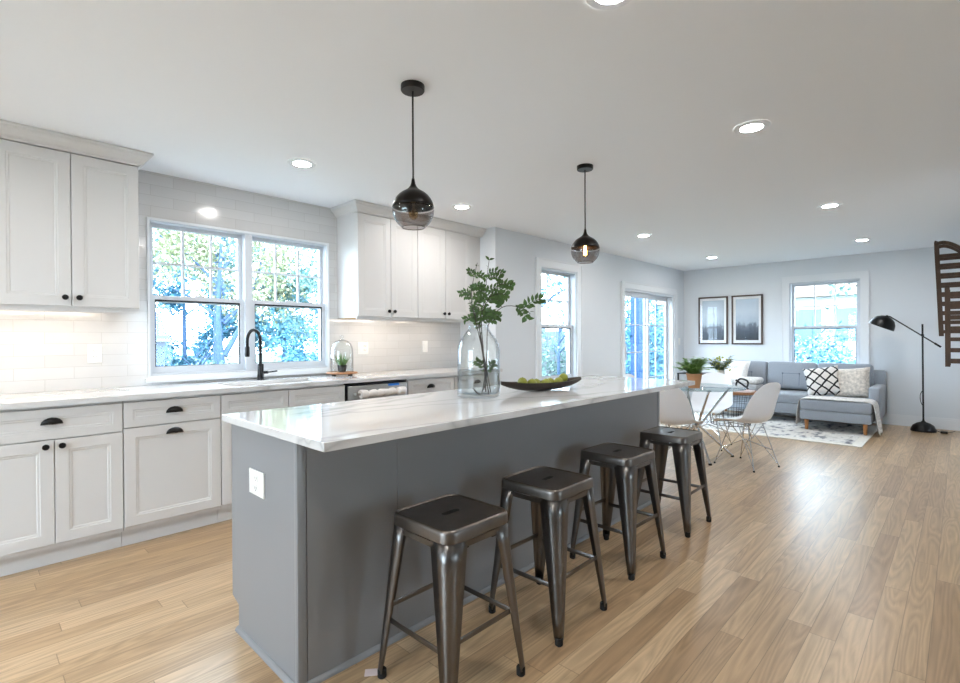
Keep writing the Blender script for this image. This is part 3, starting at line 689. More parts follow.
def bez(P, n=14):
    P = [Vector(p) for p in P]; out = []
    seg = len(P) - 1
    for i in range(seg):                                              # Catmull-Rom through the points
        a, b, c_, d_ = P[max(i - 1, 0)], P[i], P[i + 1], P[min(i + 2, seg)]
        for k in range(n // seg + 1):
            t = k / (n // seg + 1)
            out.append(.5 * ((2 * b) + (c_ - a) * t + (2 * a - 5 * b + 4 * c_ - d_) * t * t + (3 * b - a - 3 * c_ + d_) * t ** 3))
    return out + [P[-1]]
def leaf(m, base, d, nrm, ln, wd, fold=.15):
    d = d.normalized(); sd = d.cross(nrm).normalized(); nn = sd.cross(d)
    prof = [(0, .04), (.18, .62), (.4, 1.0), (.62, .85), (.84, .42), (1, .02)]
    L_, C_, R_ = [], [], []
    for t, w_ in prof:
        c = base + d * (ln * t) - nn * (ln * .18 * t * t)
        C_.append(c); L_.append(c + sd * wd * w_ * .5 + nn * wd * fold * w_); R_.append(c - sd * wd * w_ * .5 + nn * wd * fold * w_)
    m.grid([L_, C_, R_])
def branch(path, label, leafy, side_sprigs, lsz=.042, seed=0, rad=.0035):
    rg = random.Random(seed); pts = bez(path, 20)
    o = thing('leafy_branch', tuple(path[0]), label, 'branch', 'branches in the vase')
    st = MB().tube(pts, [rad * (1 - .65 * i / (len(pts) - 1)) for i in range(len(pts))], 6); lv = MB()
    n = len(pts)
    def dirrand(d):
        for _ in range(20):
            v = Vector((rg.uniform(-1, 1), rg.uniform(-1, 1), rg.uniform(-.4, 1)))
            v = v - d * v.dot(d) * .7
            if v.length > .2: return v.normalized()
        return Vector((1, 0, 0))
    for i in range(int(n * leafy), n, 2):
        t = (pts[min(i + 1, n - 1)] - pts[i - 1]).normalized(); sd = dirrand(t)
        for s in (-1, 1):
            if rg.random() < .9: leaf(lv, pts[i], (t * .6 + sd * s + dirrand(t) * .5), Vector((rg.uniform(-1, 1), rg.uniform(-1, 1), rg.uniform(.0, 1))), lsz * rg.uniform(.7, 1.25), lsz * .46 * rg.uniform(.8, 1.2))
    for i0, vec, nl in side_sprigs:                                   # pinnate side sprigs
        b = pts[int(i0 * (n - 1))]; vec = Vector(vec); q = bez([b, b + vec * .5 + Vector((0, 0, .012)), b + vec], 10)
        st.tube(q, .0014, 5)
        for k in range(2, len(q), 2):
            t = (q[min(k + 1, len(q) - 1)] - q[k - 1]).normalized(); sd = t.cross(Vector((cf.x, cf.y, .3))).normalized()
            for s in (-1, 1): leaf(lv, q[k], t * .6 + sd * s + Vector((0, 0, rg.uniform(-.3, .3))), -Vector((cf.x, cf.y, .2)) + Vector((rg.uniform(-.5, .5), rg.uniform(-.5, .5), rg.uniform(-.3, .5))), lsz * rg.uniform(.7, 1.15), lsz * .5 * rg.uniform(.8, 1.2))
    st.build('stem', M_STEM, o); lv.build('leaves', M_LEAF, o, angle=80)
    return o
V3 = lambda x, y, z: cr * x + Vector((0, 0, z)) + Vector((cf.x, cf.y, 0)) * y
def sprigs(rg, n, lo, hi, xs, ln=(.05, .10)):
    return [(rg.uniform(lo, hi), V3(rg.uniform(*xs), rg.uniform(-.05, .05), rg.uniform(-.03, .08)).normalized() * rg.uniform(*ln), 6) for _ in range(n)]
rg = random.Random(3)
branch([PX(491, 393, .03), PX(485, 360, .0), PX(477, 325, -.02), PX(472, 295, -.02), PX(478, 263, -.02)], 'upright leafy green branch in the vase reaching the highest tip, closest to the wall cabinets', .55, sprigs(rg, 8, .55, .9, (-.35, .35), (.05, .09)), .028, 1)
branch([PX(486, 392, -.02), PX(484, 355, .02), PX(482, 322, .02), PX(486, 290, .03), PX(490, 259, .03)], 'upright leafy green branch in the vase with a bare thin tip, middle of the bunch', .5, sprigs(rg, 9, .52, .9, (-.4, .9), (.06, .11)), .031, 2)
branch([PX(489, 394, .0), PX(484, 362, -.03), PX(480, 325, .0), PX(486, 305, -.03), PX(499, 284, -.05)], 'short bushy green branch in the vase leaning over the rim', .55, sprigs(rg, 8, .6, 1, (-.3, .8), (.06, .10)), .032, 3)
branch([PX(473, 388, -.04), PX(482, 393, -.02), PX(487, 360, .02), PX(489, 325, .03), PX(503, 307, .03), PX(521, 307, .02), PX(532, 314, .02)], 'leafy branch in the vase arching sideways over the fruit bowl', .78, [(.80, V3(.06, 0, -.065), 6), (.90, V3(.10, 0, .055), 6), (.70, V3(-.04, .03, .05), 6)], .040, 4)
branch([PX(484, 391, .04), PX(487, 376, .05), PX(484, 360, .04), PX(480, 330, .03), PX(470, 300, .03)], 'thin branch with leaves hanging inside the vase glass', .7, [(.3, V3(-.055, 0, .065), 6), (.3, V3(.045, 0, .05), 6), (.75, V3(-.03, .02, .07), 6), (.85, V3(-.02, .02, .06), 6)], .032, 5)

# bowl with fruit
bl = thing('dough_bowl', (2.51, 1.93, .915), 'long dark carved wooden boat bowl holding green fruit beside the vase', 'bowl')
BA, BB = Vector((2.20, 1.95, 0)), Vector((2.815, 1.795, 0)); BD = (BB - BA); BL = BD.length; BD.normalize(); BS = Vector((-BD.y, BD.x, 0)); BC = (BA + BB) / 2
m = MB()
def bowl_surf(inset):
    rows = []
    for i in range(25):
        u = -1 + 2 * i / 24; hw = (.078 - inset) * max(0, 1 - abs(u) ** 2.2) ** .75 + .004; zr = .968 + .018 * abs(u) ** 2.4; zb = .9155 + inset + .05 * abs(u) ** 2.6
        row = []
        for j in range(13):
            v = -1 + 2 * j / 12; c = BC + BD * (u * (BL / 2 - inset)) + BS * (hw * v); row.append((c.x, c.y, zb + (zr - zb) * abs(v) ** 2.2 if abs(v) < 1 else zr))
        rows.append(row)
    return rows
A_ = m.grid(bowl_surf(0)); B_ = m.grid(bowl_surf(.007))
for row in range(24):
    for j in (0, 12): m.bm.faces.new([A_[row][j], A_[row + 1][j], B_[row + 1][j], B_[row][j]])
m.build('bowl_body', M_BOWL, bl, angle=50)
FR = [(-.155, .008, 'first from the vase'), (-.098, -.012, 'second from the vase'), (-.045, .012, 'third from the vase'), (.012, -.010, 'in the middle of the bowl'), (.066, .012, 'third from the window end'), (.118, -.008, 'second from the window end'), (.168, .004, 'propped highest at the window end')]
for i, (u, v, lb) in enumerate(FR):
    c = BC + BD * u + BS * v; z = .9245 + .034 + (.004 if abs(u) > .08 else 0) + (.010 if i in (0, ) else 0) + (.022 if i == 6 else 0)
    o = thing('green_fruit', (c.x, c.y, z), 'round yellow-green fruit in the dark boat bowl, ' + lb, 'fruit', 'green fruit in the bowl')
    MB().ball((c.x, c.y, z), (.0315, .030, .0295)).build('flesh', M_LIME, o, angle=80); MB().tube([(c.x, c.y, z + .026), (c.x + .003, c.y, z + .031)], .002, 5).build('stem', M_STEM, o)

# bell jar on a footed board
CX, CY = 2.36, 3.99
tb = thing('serving_board', (CX, CY, .915), 'round wooden serving board on small feet by the window', 'board')
MB().lathe([(.0001, .930), (.128, .930), (.136, .934), (.136, .941), (.130, .945), (.0001, .945)], (CX, CY, 0), 32).build('board', M_BOARD, tb, angle=40)
for k_ in range(4):
    a = R(20 + 90 * k_); MB().lathe([(.010, .9155), (.013, .918), (.012, .9299)], (CX + .10 * math.cos(a), CY + .10 * math.sin(a), 0), 10, cap0=True, cap1=True).build('foot', M_BOWL, tb)
cl = thing('bell_jar', (CX, CY, .9455), 'clear glass bell jar with a knob covering a little plant', 'jar')
MB().lathe([(.097, .946), (.098, .95), (.097, 1.13), (.092, 1.165), (.076, 1.198), (.05, 1.222), (.02, 1.232), (.0001, 1.234)], (CX, CY, 0), 32).build('dome', M_GLASS, cl, angle=60, solid=.003)
MB().lathe([(.008, 1.235), (.009, 1.24), (.017, 1.25), (.019, 1.262), (.013, 1.273), (.0001, 1.276)], (CX, CY, 0), 16, cap0=True).build('knob', M_GLASS, cl)
sp = thing('potted_succulent', (CX, CY, .9455), 'spiky green succulent in a small black pot under the bell jar', 'plant')
MB().lathe([(.030, .946), (.034, .95), (.042, 1.0), (.042, 1.008), (.036, 1.008), (.034, .99), (.0001, .99)], (CX, CY, 0), 20, cap0=True).build('pot', M_KNOB, sp)
lf = MB(); rg = random.Random(11)
for i in range(34):
    a = rg.uniform(0, 2 * PI); sp_ = rg.uniform(.1, .75); d_ = Vector((math.cos(a) * sp_, math.sin(a) * sp_, 1)).normalized(); b = Vector((CX + .016 * math.cos(a), CY + .016 * math.sin(a), .992)); ln = rg.uniform(.075, .125)
    lf.tube([b, b + d_ * ln * .5, b + d_ * ln + Vector((d_.x, d_.y, 0)) * .006], [.007, .0055, .0006], 5)
lf.build('leaves', M_SUCC, sp)

# ---------------------------------------------------------------- lights
def make_downlight():
    r = thing('recessed_light', (0, 0, 0))
    MB().lathe([(.056, -.004), (.059, -.008), (.090, -.006), (.096, -.0005)], (0, 0, 0), 32).build('trim_ring', M_TRIM, r)
    MB().lathe([(.0565, -.0045), (.0001, -.0045)], (0, 0, 0), 32).build('lens', M_LENS, r)
    return r
dl0 = make_downlight()
DL = [(1.620, 3.240, 'recessed ceiling light just in front of the twin sink window'), (3.17, 3.275, 'recessed ceiling light in front of the wall cabinets, between the two pendants'), (1.572, .873, 'recessed ceiling light cut by the upper picture edge'), (3.14, .865, 'large recessed ceiling light nearest beyond the far pendant on the open floor side'),
      (5.565, 2.69, 'recessed ceiling light just past the amber lit pendant'), (5.515, .868, 'recessed ceiling light midway along the open floor side'), (7.83, 2.70, 'recessed ceiling light nearest the far corner above the pictures'), (7.765, .89, 'recessed ceiling light before the far window wall'),
      (-.2, 2.75, 'unseen recessed ceiling light added above the kitchen aisle, nearest the end of the island'), (.04, .88, 'unseen recessed ceiling light added over the open floor before the island end'), (-1.5, 3.26, 'unseen recessed ceiling light added at the back of the kitchen by the added window'), (-1.5, .88, 'unseen recessed ceiling light added at the back of the room on the hall side')]  # lamps on this line are out of view, added for room light
for i, (x, y, lb) in enumerate(DL):
    o = dl0 if i == 0 else copy_tree(dl0); place(o, (x, y, ZC)); tag(o, lb, 'ceiling light', 'recessed ceiling lights')
def pendant(x, y, lit, label):
    r = thing('pendant_lamp', (x, y, 1.75), label, 'pendant', 'globe pendants over the island'); zc, rad = 1.850, .0985
    MB().lathe([(.0001, ZC - .028), (.053, ZC - .028), (.056, ZC - .024), (.056, ZC - .0005)], (x, y, 0), 28, cap1=True).build('canopy', M_BLACK, r)
    MB().tube([(x, y, ZC - .028), (x, y, zc + .12)], .0045, 8).build('cord', M_BLACK, r)
    pr = [(.0055, .150), (.0075, .138), (.0095, .126), (.014, .114), (.023, .1025), (.034, .094)] + [(rad * math.sin(R(d_)), rad * math.cos(R(d_))) for d_ in range(28, 87, 6)]
    MB().lathe(pr, (x, y, zc), 36).build('metal_dome', M_DOME, r, angle=60, solid=.002)
    g = [(rad * math.sin(R(d_)), rad * math.cos(R(d_))) for d_ in range(86, 149, 4)]
    MB().lathe(g, (x, y, zc), 36).build('glass_shade', M_SMOKE, r, angle=60)
    er = rad * math.sin(R(147)); MB().tube([(x + er * math.cos(2 * PI * k_ / 28), y + er * math.sin(2 * PI * k_ / 28), zc + rad * math.cos(R(147))) for k_ in range(28)], .0022, 6, closed=True).build('glass_rim', M_SMOKE, r)
    MB().lathe([(.014, .09), (.016, .088), (.016, .045), (.014, .040), (.0001, .040)], (x, y, zc), 16, cap0=True).build('socket', M_BLACK, r)
    b = MB().lathe([(.012, .040), (.014, .03), (.021, .012), (.023, -.012), (.019, -.034), (.008, -.045), (.0001, -.046)], (x, y, zc), 18).build('bulb', M_BULB, r, angle=70)
    f = MB()
    for k_ in range(6):
        a = 2 * PI * k_ / 6; f.tube([(x + .005 * math.cos(a), y + .005 * math.sin(a), zc + .03), (x + .009 * math.cos(a), y + .009 * math.sin(a), zc - .03)], .0016, 5)
    f.build('filament', M_FIL if lit else M_FILOFF, b)
    return r
pendant(1.494, 1.876, False, 'black and smoked glass globe pendant, unlit, nearer of the two over the island')
pendant(3.030, 1.895, True, 'black and smoked glass globe pendant with a glowing amber bulb')

# ---------------------------------------------------------------- dining set
TX, TY, TZ, TR = 5.30, 1.985, .73, .46
dt = thing('dining_table', (TX, TY, 0), 'round clear glass dining table on crossed chrome legs', 'table')
MB().lathe([(.0001, TZ - .010), (TR - .002, TZ - .010), (TR, TZ - .007), (TR, TZ - .002), (TR - .002, TZ), (.0001, TZ)], (TX, TY, 0), 48).build('glass_top', M_TABLEG, dt, angle=50)
MB().lathe([(.02, .30), (.045, .305), (.05, .335), (.045, .36), (.02, .365)], (TX, TY, 0), 20, cap0=True, cap1=True).build('hub', M_CHROME, dt)
for k_ in range(4):
    a = R(40 + 90 * k_); ca, sa = math.cos(a), math.sin(a)
    lg = MB().tube([(TX + .33 * ca, TY + .33 * sa, TZ - .016), (TX + .05 * ca, TY + .05 * sa, .35), (TX + .02 * ca, TY + .02 * sa, .33)], .011, 10).tube([(TX + .02 * ca, TY + .02 * sa, .325), (TX + .36 * ca, TY + .36 * sa, .012)], .011, 10).build('leg', M_CHROME, dt)
    MB().lathe([(.018, TZ - .020), (.020, TZ - .017), (.020, TZ - .0102)], (TX + .33 * ca, TY + .33 * sa, 0), 12, cap0=True, cap1=True).build('pad', M_RUB, lg)
    MB().lathe([(.016, .0005), (.018, .004), (.014, .018)], (TX + .36 * ca, TY + .36 * sa, 0), 12, cap0=True, cap1=True).build('foot', M_RUB, lg)
def make_chair():
    r = thing('dining_chair', (0, 0, 0))
    # y forward; profile of the centre line (y, z, half width, edge lift)
    pf = [(.225, .405, .185, .004), (.215, .425, .205, .006), (.16, .430, .222, .022), (.08, .424, .232, .034), (-.02, .418, .235, .046), (-.10, .420, .234, .06), (-.155, .436, .233, .075), (-.19, .475, .231, .085), (-.208, .53, .227, .085), (-.222, .60, .221, .075), (-.236, .67, .210, .055), (-.250, .735, .188, .035), (-.260, .785, .150, .018), (-.265, .812, .10, .006), (-.266, .822, .04, 0)]
    rows = []
    for i, (y, z, hw, lf_) in enumerate(pf):
        a, b = pf[max(i - 1, 0)], pf[min(i + 1, len(pf) - 1)]; t = Vector((0, b[0] - a[0], b[1] - a[1])).normalized(); nn = Vector((0, t.z, -t.y)) * -1
        nn = Vector((0, -t.z, t.y)) if Vector((0, -t.z, t.y)).dot(Vector((0, 1, 1))) > 0 else Vector((0, t.z, -t.y))
        rows.append([Vector((hw * v, y, z)) + nn * lf_ * abs(v) ** 2.4 for v in [-1 + 2 * j / 14 for j in range(15)]])
    m = MB(); m.grid(rows); m.build('shell', M_SHELL, r, angle=80, solid=.006, sub=1)
    def rod(n, *p): return MB().tube(p, .0045, 6).build(n, M_CHROME, r)
    for sx in (-1, 1):
        lg = MB().tube([(sx * .11, .09, .409), (sx * .20, .20, .012)], .005, 6).tube([(sx * .05, -.06, .405), (sx * .20, .20, .02)], .0035, 6).build('leg', M_CHROME, r); MB().lathe([(.009, .0005), (.010, .004), (.008, .016)], (sx * .20, .20, 0), 10, cap0=True, cap1=True).build('foot', M_RUB, lg)
        lg = MB().tube([(sx * .11, -.09, .406), (sx * .19, -.20, .012)], .005, 6).tube([(sx * .05, .06, .408), (sx * .19, -.20, .02)], .0035, 6).build('leg', M_CHROME, r); MB().lathe([(.009, .0005), (.010, .004), (.008, .016)], (sx * .19, -.20, 0), 10, cap0=True, cap1=True).build('foot', M_RUB, lg)
        rod('brace', (sx * .165, .155, .16), (0, .02, .25), (sx * .16, -.155, .16)); rod('seat_rail', (sx * .115, .12, .412), (sx * .115, -.12, .408))
    for y in (.10, -.10): rod('cross_rail', (-.115, y, .408), (0, y * .5, .26), (.115, y, .408))
    return r
ch0 = make_chair()
CH = [(5.27, 1.50, R(-18), 'white moulded shell chair with wire base in profile, back towards the open floor'), (5.93, 2.09, R(92), 'white moulded shell chair facing the camera across the glass table'),
      (4.72, 1.98, R(-90), 'white moulded shell chair half hidden behind the end of the island'), (5.33, 2.52, R(180), 'white shell chair with only its top showing above the island, before the sliding door')]
for i, (x, y, a, lb) in enumerate(CH):
    o = ch0 if i == 0 else copy_tree(ch0); place(o, (x, y, 0), a); tag(o, lb, 'chair', 'white shell chairs at the dining table')
def frond_plant(root, c, n, ln, up, m, seed, wid=.02, leafn=7):
    rg = random.Random(seed); lv = MB()
    for i in range(n):
        a = rg.uniform(0, 2 * PI); el = rg.uniform(.25, 1.4) * up; d_ = Vector((math.cos(a), math.sin(a), el)).normalized(); l_ = ln * rg.uniform(.6, 1.1); b = Vector(c) + Vector((math.cos(a), math.sin(a), 0)) * .02
        p = [b, b + d_ * l_ * .5 + Vector((0, 0, .012)), b + d_ * l_ + Vector((0, 0, -.02))]; q = bez(p, 8); lv.tube(q, .0012, 4)
        for k_ in range(1, len(q)):
            t = (q[min(k_ + 1, len(q) - 1)] - q[k_ - 1]).normalized(); sd = t.cross(Vector((0, 0, 1))).normalized()
            for s in (-1, 1): leaf(lv, q[k_], t * .5 + sd * s, Vector((0, 0, 1)), l_ * .3 * rg.uniform(.7, 1.2), wid)
    return lv.build('leaves', m, root, angle=80)
PXX, PYY = 5.13, 1.945
pf_ = thing('potted_fern', (PXX, PYY, TZ), 'bushy green fern in a tapered wooden-toned pot on the glass table', 'plant')
MB().lathe([(.050, TZ + .0005), (.054, TZ + .004), (.073, TZ + .13), (.076, TZ + .132), (.076, TZ + .146), (.068, TZ + .146), (.066, TZ + .125), (.0001, TZ + .125)], (PXX, PYY, 0), 24, cap0=True).build('pot', M_TERRA, pf_)
MB().lathe([(.066, TZ + .126), (.04, TZ + .134), (.0001, TZ + .136)], (PXX, PYY, 0), 16).build('soil', M_SOIL, pf_)
frond_plant(pf_, (PXX, PYY, TZ + .13), 70, .19, 2.0, M_LEAF2, 5, .02)

# ---------------------------------------------------------------- living area
MBr = MB().box(6.95, 8.75, .80, 3.15, .0005, .010, .003)
rug = thing('area_rug', (7.8, 2.0, 0), 'distressed grey and ivory area rug under the sofa', 'rug')
MB().box(7.05, 8.65, .90, 3.05, .001, .0115).build('field', M_RUG, rug, smooth=False); MBr.build('border', M_RUGB, rug, smooth=False)
# sofa with chaise
SY_R, SY_L, SXB = .755, 2.95, 8.98
so = thing('sectional_sofa', (8.5, 1.7, 0), 'blue-grey tufted sectional sofa with a chaise under the far window', 'sofa')
MB().box(8.20, SXB - .01, 1.56, SY_L - .122, .15, .29, .012).build('seat_base', M_SOFA, so)
MB().box(7.75, 8.19, .80, 1.557, .15, .27, .012).box(8.15, SXB - .01, .88, 1.557, .15, .27, .012).build('chaise_base', M_SOFA, so)
MB().box(7.74, 8.19, .797, 1.556, .272, .415, .03, 3).box(8.1, 8.78, .88, 1.556, .272, .414, .03, 3).build('chaise_cushion', M_SOFA, so)
for a, b in ((1.56, 2.19), (2.194, 2.825)): MB().box(8.19, 8.80, a, b, .292, .43, .03, 3).build('seat_cushion', M_SOFA, so)
MB().box(8.84, SXB, SY_R + .0, SY_L, .16, .77, .03, 3).build('back_frame', M_SOFA, so)
for a, b in ((.885, 1.53), (1.534, 2.185), (2.189, 2.825)):
    mt = Matrix.Translation((8.80, 0, .43)) @ Matrix.Rotation(R(9), 4, 'Y') @ Matrix.Translation((-8.80, 0, -.43))
    bc = MB().box(8.66, 8.835, a, b, .44, .85, .045, 3, mtx=mt).build('back_cushion', M_SOFA, so)
    sm = MB(); za, ia, ib = .67, a + (b - a) * .33, a + (b - a) * .67
    sm.box(8.6575, 8.664, ia, ib, za - .003, za + .003, mtx=mt)
    for yy in (ia, ib): sm.box(8.6575, 8.664, yy - .003, yy + .003, .49, za, mtx=mt)
    tag(sm.build('tufted_seam', M_PIPE, bc, smooth=False), 'dark tufted seam')
    for u in (.33, .67):
        p = mt @ Vector((8.657, a + (b - a) * u, .67)); MB().ball(tuple(p), (.008, .012, .012), 10, 6).build('tuft_button', M_PIPE, bc)
for a in (SY_R, SY_L - .12): MB().box(8.195, SXB - .005, a, a + .12, .15, .58, .025, 3).build('arm', M_SOFA, so)
for (x, y) in ((7.82, .865), (7.82, 1.49), (8.26, 2.83), (8.9, .83), (8.9, 2.85)):
    MB().lathe([(.017, .012 if (x < 8.75 and .8 < y < 3.15) else .0005), (.019, .02), (.028, .150)], (x, y, 0), 12, cap0=True, cap1=True).build('leg', M_LEGW, so)
def pillow(name, c, s, th, rot, m, label, edge=None):
    """square cushion with pinched corners; local x across, z up, y thickness"""
    o = thing(name, (0, 0, 0), label, 'pillow'); n = 12; g = MB()
    for sgn in (1, -1):
        rows = []
        for i in range(n + 1):
            u = -1 + 2 * i / n; row = []
            for j in range(n + 1):
                v = -1 + 2 * j / n; k1 = 1 - .07 * (1 - abs(v) ** 2) * abs(u) ** 2; k2 = 1 - .07 * (1 - abs(u) ** 2) * abs(v) ** 2
                row.append((s / 2 * u * k1 * (1 if True else 0), sgn * th / 2 * ((1 - u ** 4) * (1 - v ** 4)) ** .5, s / 2 * v * k2))
            rows.append(row)
        g.grid(rows)
    g.build('cover', m, o, angle=80); o.location = c; o.rotation_euler = rot; return o
pillow('throw_pillow', (8.42, 1.41, .610), .42, .14, (R(-16), R(-9), R(-80)), lattice_mat(), 'cream throw pillow with black diamond lattice lines on the chaise')
pillow('throw_pillow', (8.46, 1.085, .605), .43, .15, (R(-16), R(-6), R(-98)), M_KNIT, 'cream cable-knit throw pillow beside the sofa arm')
pillow('throw_pillow', (8.52, 2.62, .66), .46, .15, (R(-14), R(4), R(-95)), M_FUR, 'fluffy white throw pillow at the corner end of the sofa, behind the flowers')
for i, (z, lb, m_, dx_) in enumerate(((.4305, 'lowest striped grey cushion of the pile on the sofa seat', M_STRIPE, 0), (.5265, 'folded ivory and grey throw on top of the pile on the sofa seat', M_THROW, .015))):
    o = MB(); o.box(8.27 + dx_, 8.62, 2.20, 2.62, z, z + .095, .04, 4); b = o.build('seat_cushion_pad' if i == 0 else 'folded_throw', m_); tag(b, lb, 'cushion' if i == 0 else 'blanket')
# throw draped over the chaise
path = []
prof = [(1.600, .06), (1.592, .20), (1.578, .33), (1.566, .405), (1.52, .428), (1.35, .426), (1.05, .426), (.90, .427)] + [(.82, .424), (.780, .40), (.768, .32), (.752, .18), (.725, .02)]
rows = []
for i, (y, z) in enumerate(prof):
    row = []
    for j in range(13):
        x = 7.755 + .42 * j / 12; f = .006 * math.sin(j * 1.7 + i * .4) * (1.6 if z < .4 else .5)
        row.append((x + (.02 * math.sin(i * .9) if j in (0, 12) else 0), y + (f if z < .4 else 0) - (.018 * math.sin(j * .9) if z < .2 and y < 1 else 0), z + (abs(f) if z >= .4 else 0)))
    rows.append(row)
m = MB(); m.grid(rows); tag(m.build('throw_blanket', M_THROW, angle=80, solid=.010, sub=1), 'ivory woven throw draped across the chaise and hanging to the floor', 'blanket')
# coffee table: wire basket with wooden lid
KX, KY = 7.55, 2.36
cf_ = thing('coffee_table', (KX, KY, .0115), 'black wire basket coffee table with a wooden top on the rug', 'table')
MB().lathe([(.0001, .455), (.335, .455), (.34, .460), (.34, .482), (.335, .487), (.0001, .487)], (KX, KY, 0), 40).build('wooden_top', M_BOARD, cf_, angle=40)
wb = MB()
for k_ in range(28):
    a = 2 * PI * k_ / 28; wb.tube([(KX + .25 * math.cos(a), KY + .25 * math.sin(a), .016), (KX + .325 * math.cos(a), KY + .325 * math.sin(a), .452)], .003, 5)
for z in (.016, .10, .19, .28, .37, .452):
    rr_ = .25 + .075 * (z - .016) / .436; wb.tube([(KX + rr_ * math.cos(2 * PI * k_ / 32), KY + rr_ * math.sin(2 * PI * k_ / 32), z) for k_ in range(32)], .0035, 5, closed=True)
wb.build('wire_basket', M_BLACK, cf_)
bk = MB().box(KX - .16, KX + .06, KY - .30, KY - .05, .4875, .505, .002); tag(bk.build('book', M_PAPER, smooth=False), 'pale closed book lying on the wooden coffee table top', 'book')
kn = MB(); pts = []
for k_ in range(36):
    a = 2 * PI * k_ / 36; pts.append((KX - .05 + .0 * math.cos(a), KY - .17 + .075 * math.cos(a), .5885 + .075 * math.sin(a)))
kn.tube([(p[0] + .02 * math.sin(3 * i * 2 * PI / 36), p[1], p[2]) for i, p in enumerate(pts)], .013, 8, closed=True); kn.tube([(KX - .06, KY - .09, .645), (KX - .04, KY - .17, .585), (KX - .06, KY - .25, .53)], .013, 8)
tag(kn.build('knot_ornament', M_BLACK), 'black ring-shaped knot ornament standing on the book on the coffee table', 'ornament')
FXX, FYY = 7.62, 2.52
fp = thing('flower_pot', (FXX, FYY, .487), 'tall white ceramic pot of yellow-green blossoms on the coffee table', 'plant')
MB().lathe([(.05, .4875), (.058, .49), (.066, .60), (.064, .76), (.058, .765), (.054, .755), (.0001, .75)], (FXX, FYY, 0), 24, cap0=True).build('pot', M_CERAM, fp)
frond_plant(fp, (FXX, FYY, .752), 30, .26, 1.2, M_LEAF, 8, .02)
bd = MB(); rg = random.Random(21)
for i in range(46):
    a = rg.uniform(0, 2 * PI); q_ = rg.uniform(0, .17); bd.ball((FXX + q_ * math.cos(a), FYY + q_ * math.sin(a), .80 + rg.uniform(0, .16) - q_ * .2), rg.uniform(.009, .016), 7, 5)
bd.build('blossoms', M_FLOWER, fp)
# black side table in the corner
ex = thing('side_table', (8.50, 3.22, 0), 'slim black metal side table in the corner behind the fern', 'table')
MB().box(8.28, 8.72, 3.02, 3.42, .635, .65, .002).build('table_top', M_BLACK, ex)
for x in (8.295, 8.705):
    for y in (3.035, 3.405): MB().box(x - .011, x + .011, y - .011, y + .011, .012 if y < 3.15 else .0005, .635).build('leg', M_BLACK, ex, smooth=False)
for y in (3.035, 3.405): MB().box(8.306, 8.694, y - .007, y + .007, .10, .114).build('stretcher', M_BLACK, ex, smooth=False)
# pictures
for a, b, lb, sd in ((2.868, 3.351, 'walnut framed misty forest print nearer the room corner', 1.3), (2.332, 2.804, 'walnut framed misty forest print nearer the far window', 6.1)):
    f = thing('framed_print', (XF, (a + b) / 2, 1.12), lb, 'picture', 'framed forest prints'); z0, z1 = 1.12, 1.94
    fr = MB(); fw = .022
    fr.box(XF - .030, XF - .001, a, a + fw, z0, z1); fr.box(XF - .030, XF - .001, b - fw, b, z0, z1); fr.box(XF - .030, XF - .001, a + fw, b - fw, z0, z0 + fw); fr.box(XF - .030, XF - .001, a + fw, b - fw, z1 - fw, z1)
    fr.build('frame', M_FRAME, f, smooth=False); MB().box(XF - .012, XF - .002, a + fw, b - fw, z0 + fw, z1 - fw).build('mat_board', M_MAT, f, smooth=False)
    MB().box(XF - .0135, XF - .0121, a + .062, b - .062, z0 + .07, z1 - .065).build('print', print_mat('misty_forest_print', sd), f, smooth=False)
    MB().box(XF - .020, XF - .018, a + fw, b - fw, z0 + fw, z1 - fw).build('glazing', M_PANE, f, smooth=False)
# floor lamp
LX, LY = 8.72, .36
fl = thing('floor_lamp', (LX, LY, 0), 'black floor lamp with domed shade on a balanced swing arm', 'lamp')
MB().lathe([(.0001, .0005), (.128, .0005), (.132, .008), (.128, .03), (.108, .075), (.07, .105), (.03, .12), (.014, .135), (.012, .15)], (LX, LY, 0), 32).build('base', M_BLACK, fl, angle=60)
MB().tube([(LX, LY, .14), (LX, LY + .01, 1.40)], .010, 10).build('pole', M_BLACK, fl)
MB().tube([(LX - .028, LY + .01, 1.255), (LX + .018, LY + .01, 1.255)], .018, 12).build('pivot', M_BLACK, fl)
HA, HB = Vector((LX - .022, LY + .345, 1.515)), Vector((LX - .022, LY - .17, 1.10))
MB().tube([HA, HB], .0075, 8).tube([HB + (HA - HB) * .12, HB], .012, 10).build('arm', M_BLACK, fl)
sh = MB(); axis = Vector((0, .42, -.9)).normalized(); rot = axis.to_track_quat('Z', 'Y').to_matrix().to_4x4(); top = HA + Vector((0, .02, .0))
sh.lathe([(.012, -.012), (.02, .0), (.06, .012), (.105, .042), (.135, .088), (.148, .140), (.150, .160), (.147, .160), (.144, .140), (.131, .090), (.102, .047), (.058, .017), (.0001, .006)], tuple(top), 32, rot, cap0=True)
shd = sh.build('shade', M_BLACK, fl, angle=50); c_ = top + axis * .07
MB().ball(tuple(c_), .03, 12, 8).build('bulb', M_CERAM, shd)
MB().tube(bez([(LX + .012, LY - .002, .55), (LX + .03, LY + .03, .48), (LX + .016, LY + .03, .40), (LX + .014, LY + .012, .34)], 10), .004, 6).tube(bez([(LX + .01, LY - .12, .03), (LX - .02, LY - .16, .012), (LX + .06, LY - .25, .008), (LX + .2, LY - .3, .008)], 12), .004, 6).build('cord', M_BLACK, fl)
MB().box(LX - .07, LX + .01, LY - .235, LY - .165, .001, .026, .006).build('foot_switch', M_BLACK, fl)
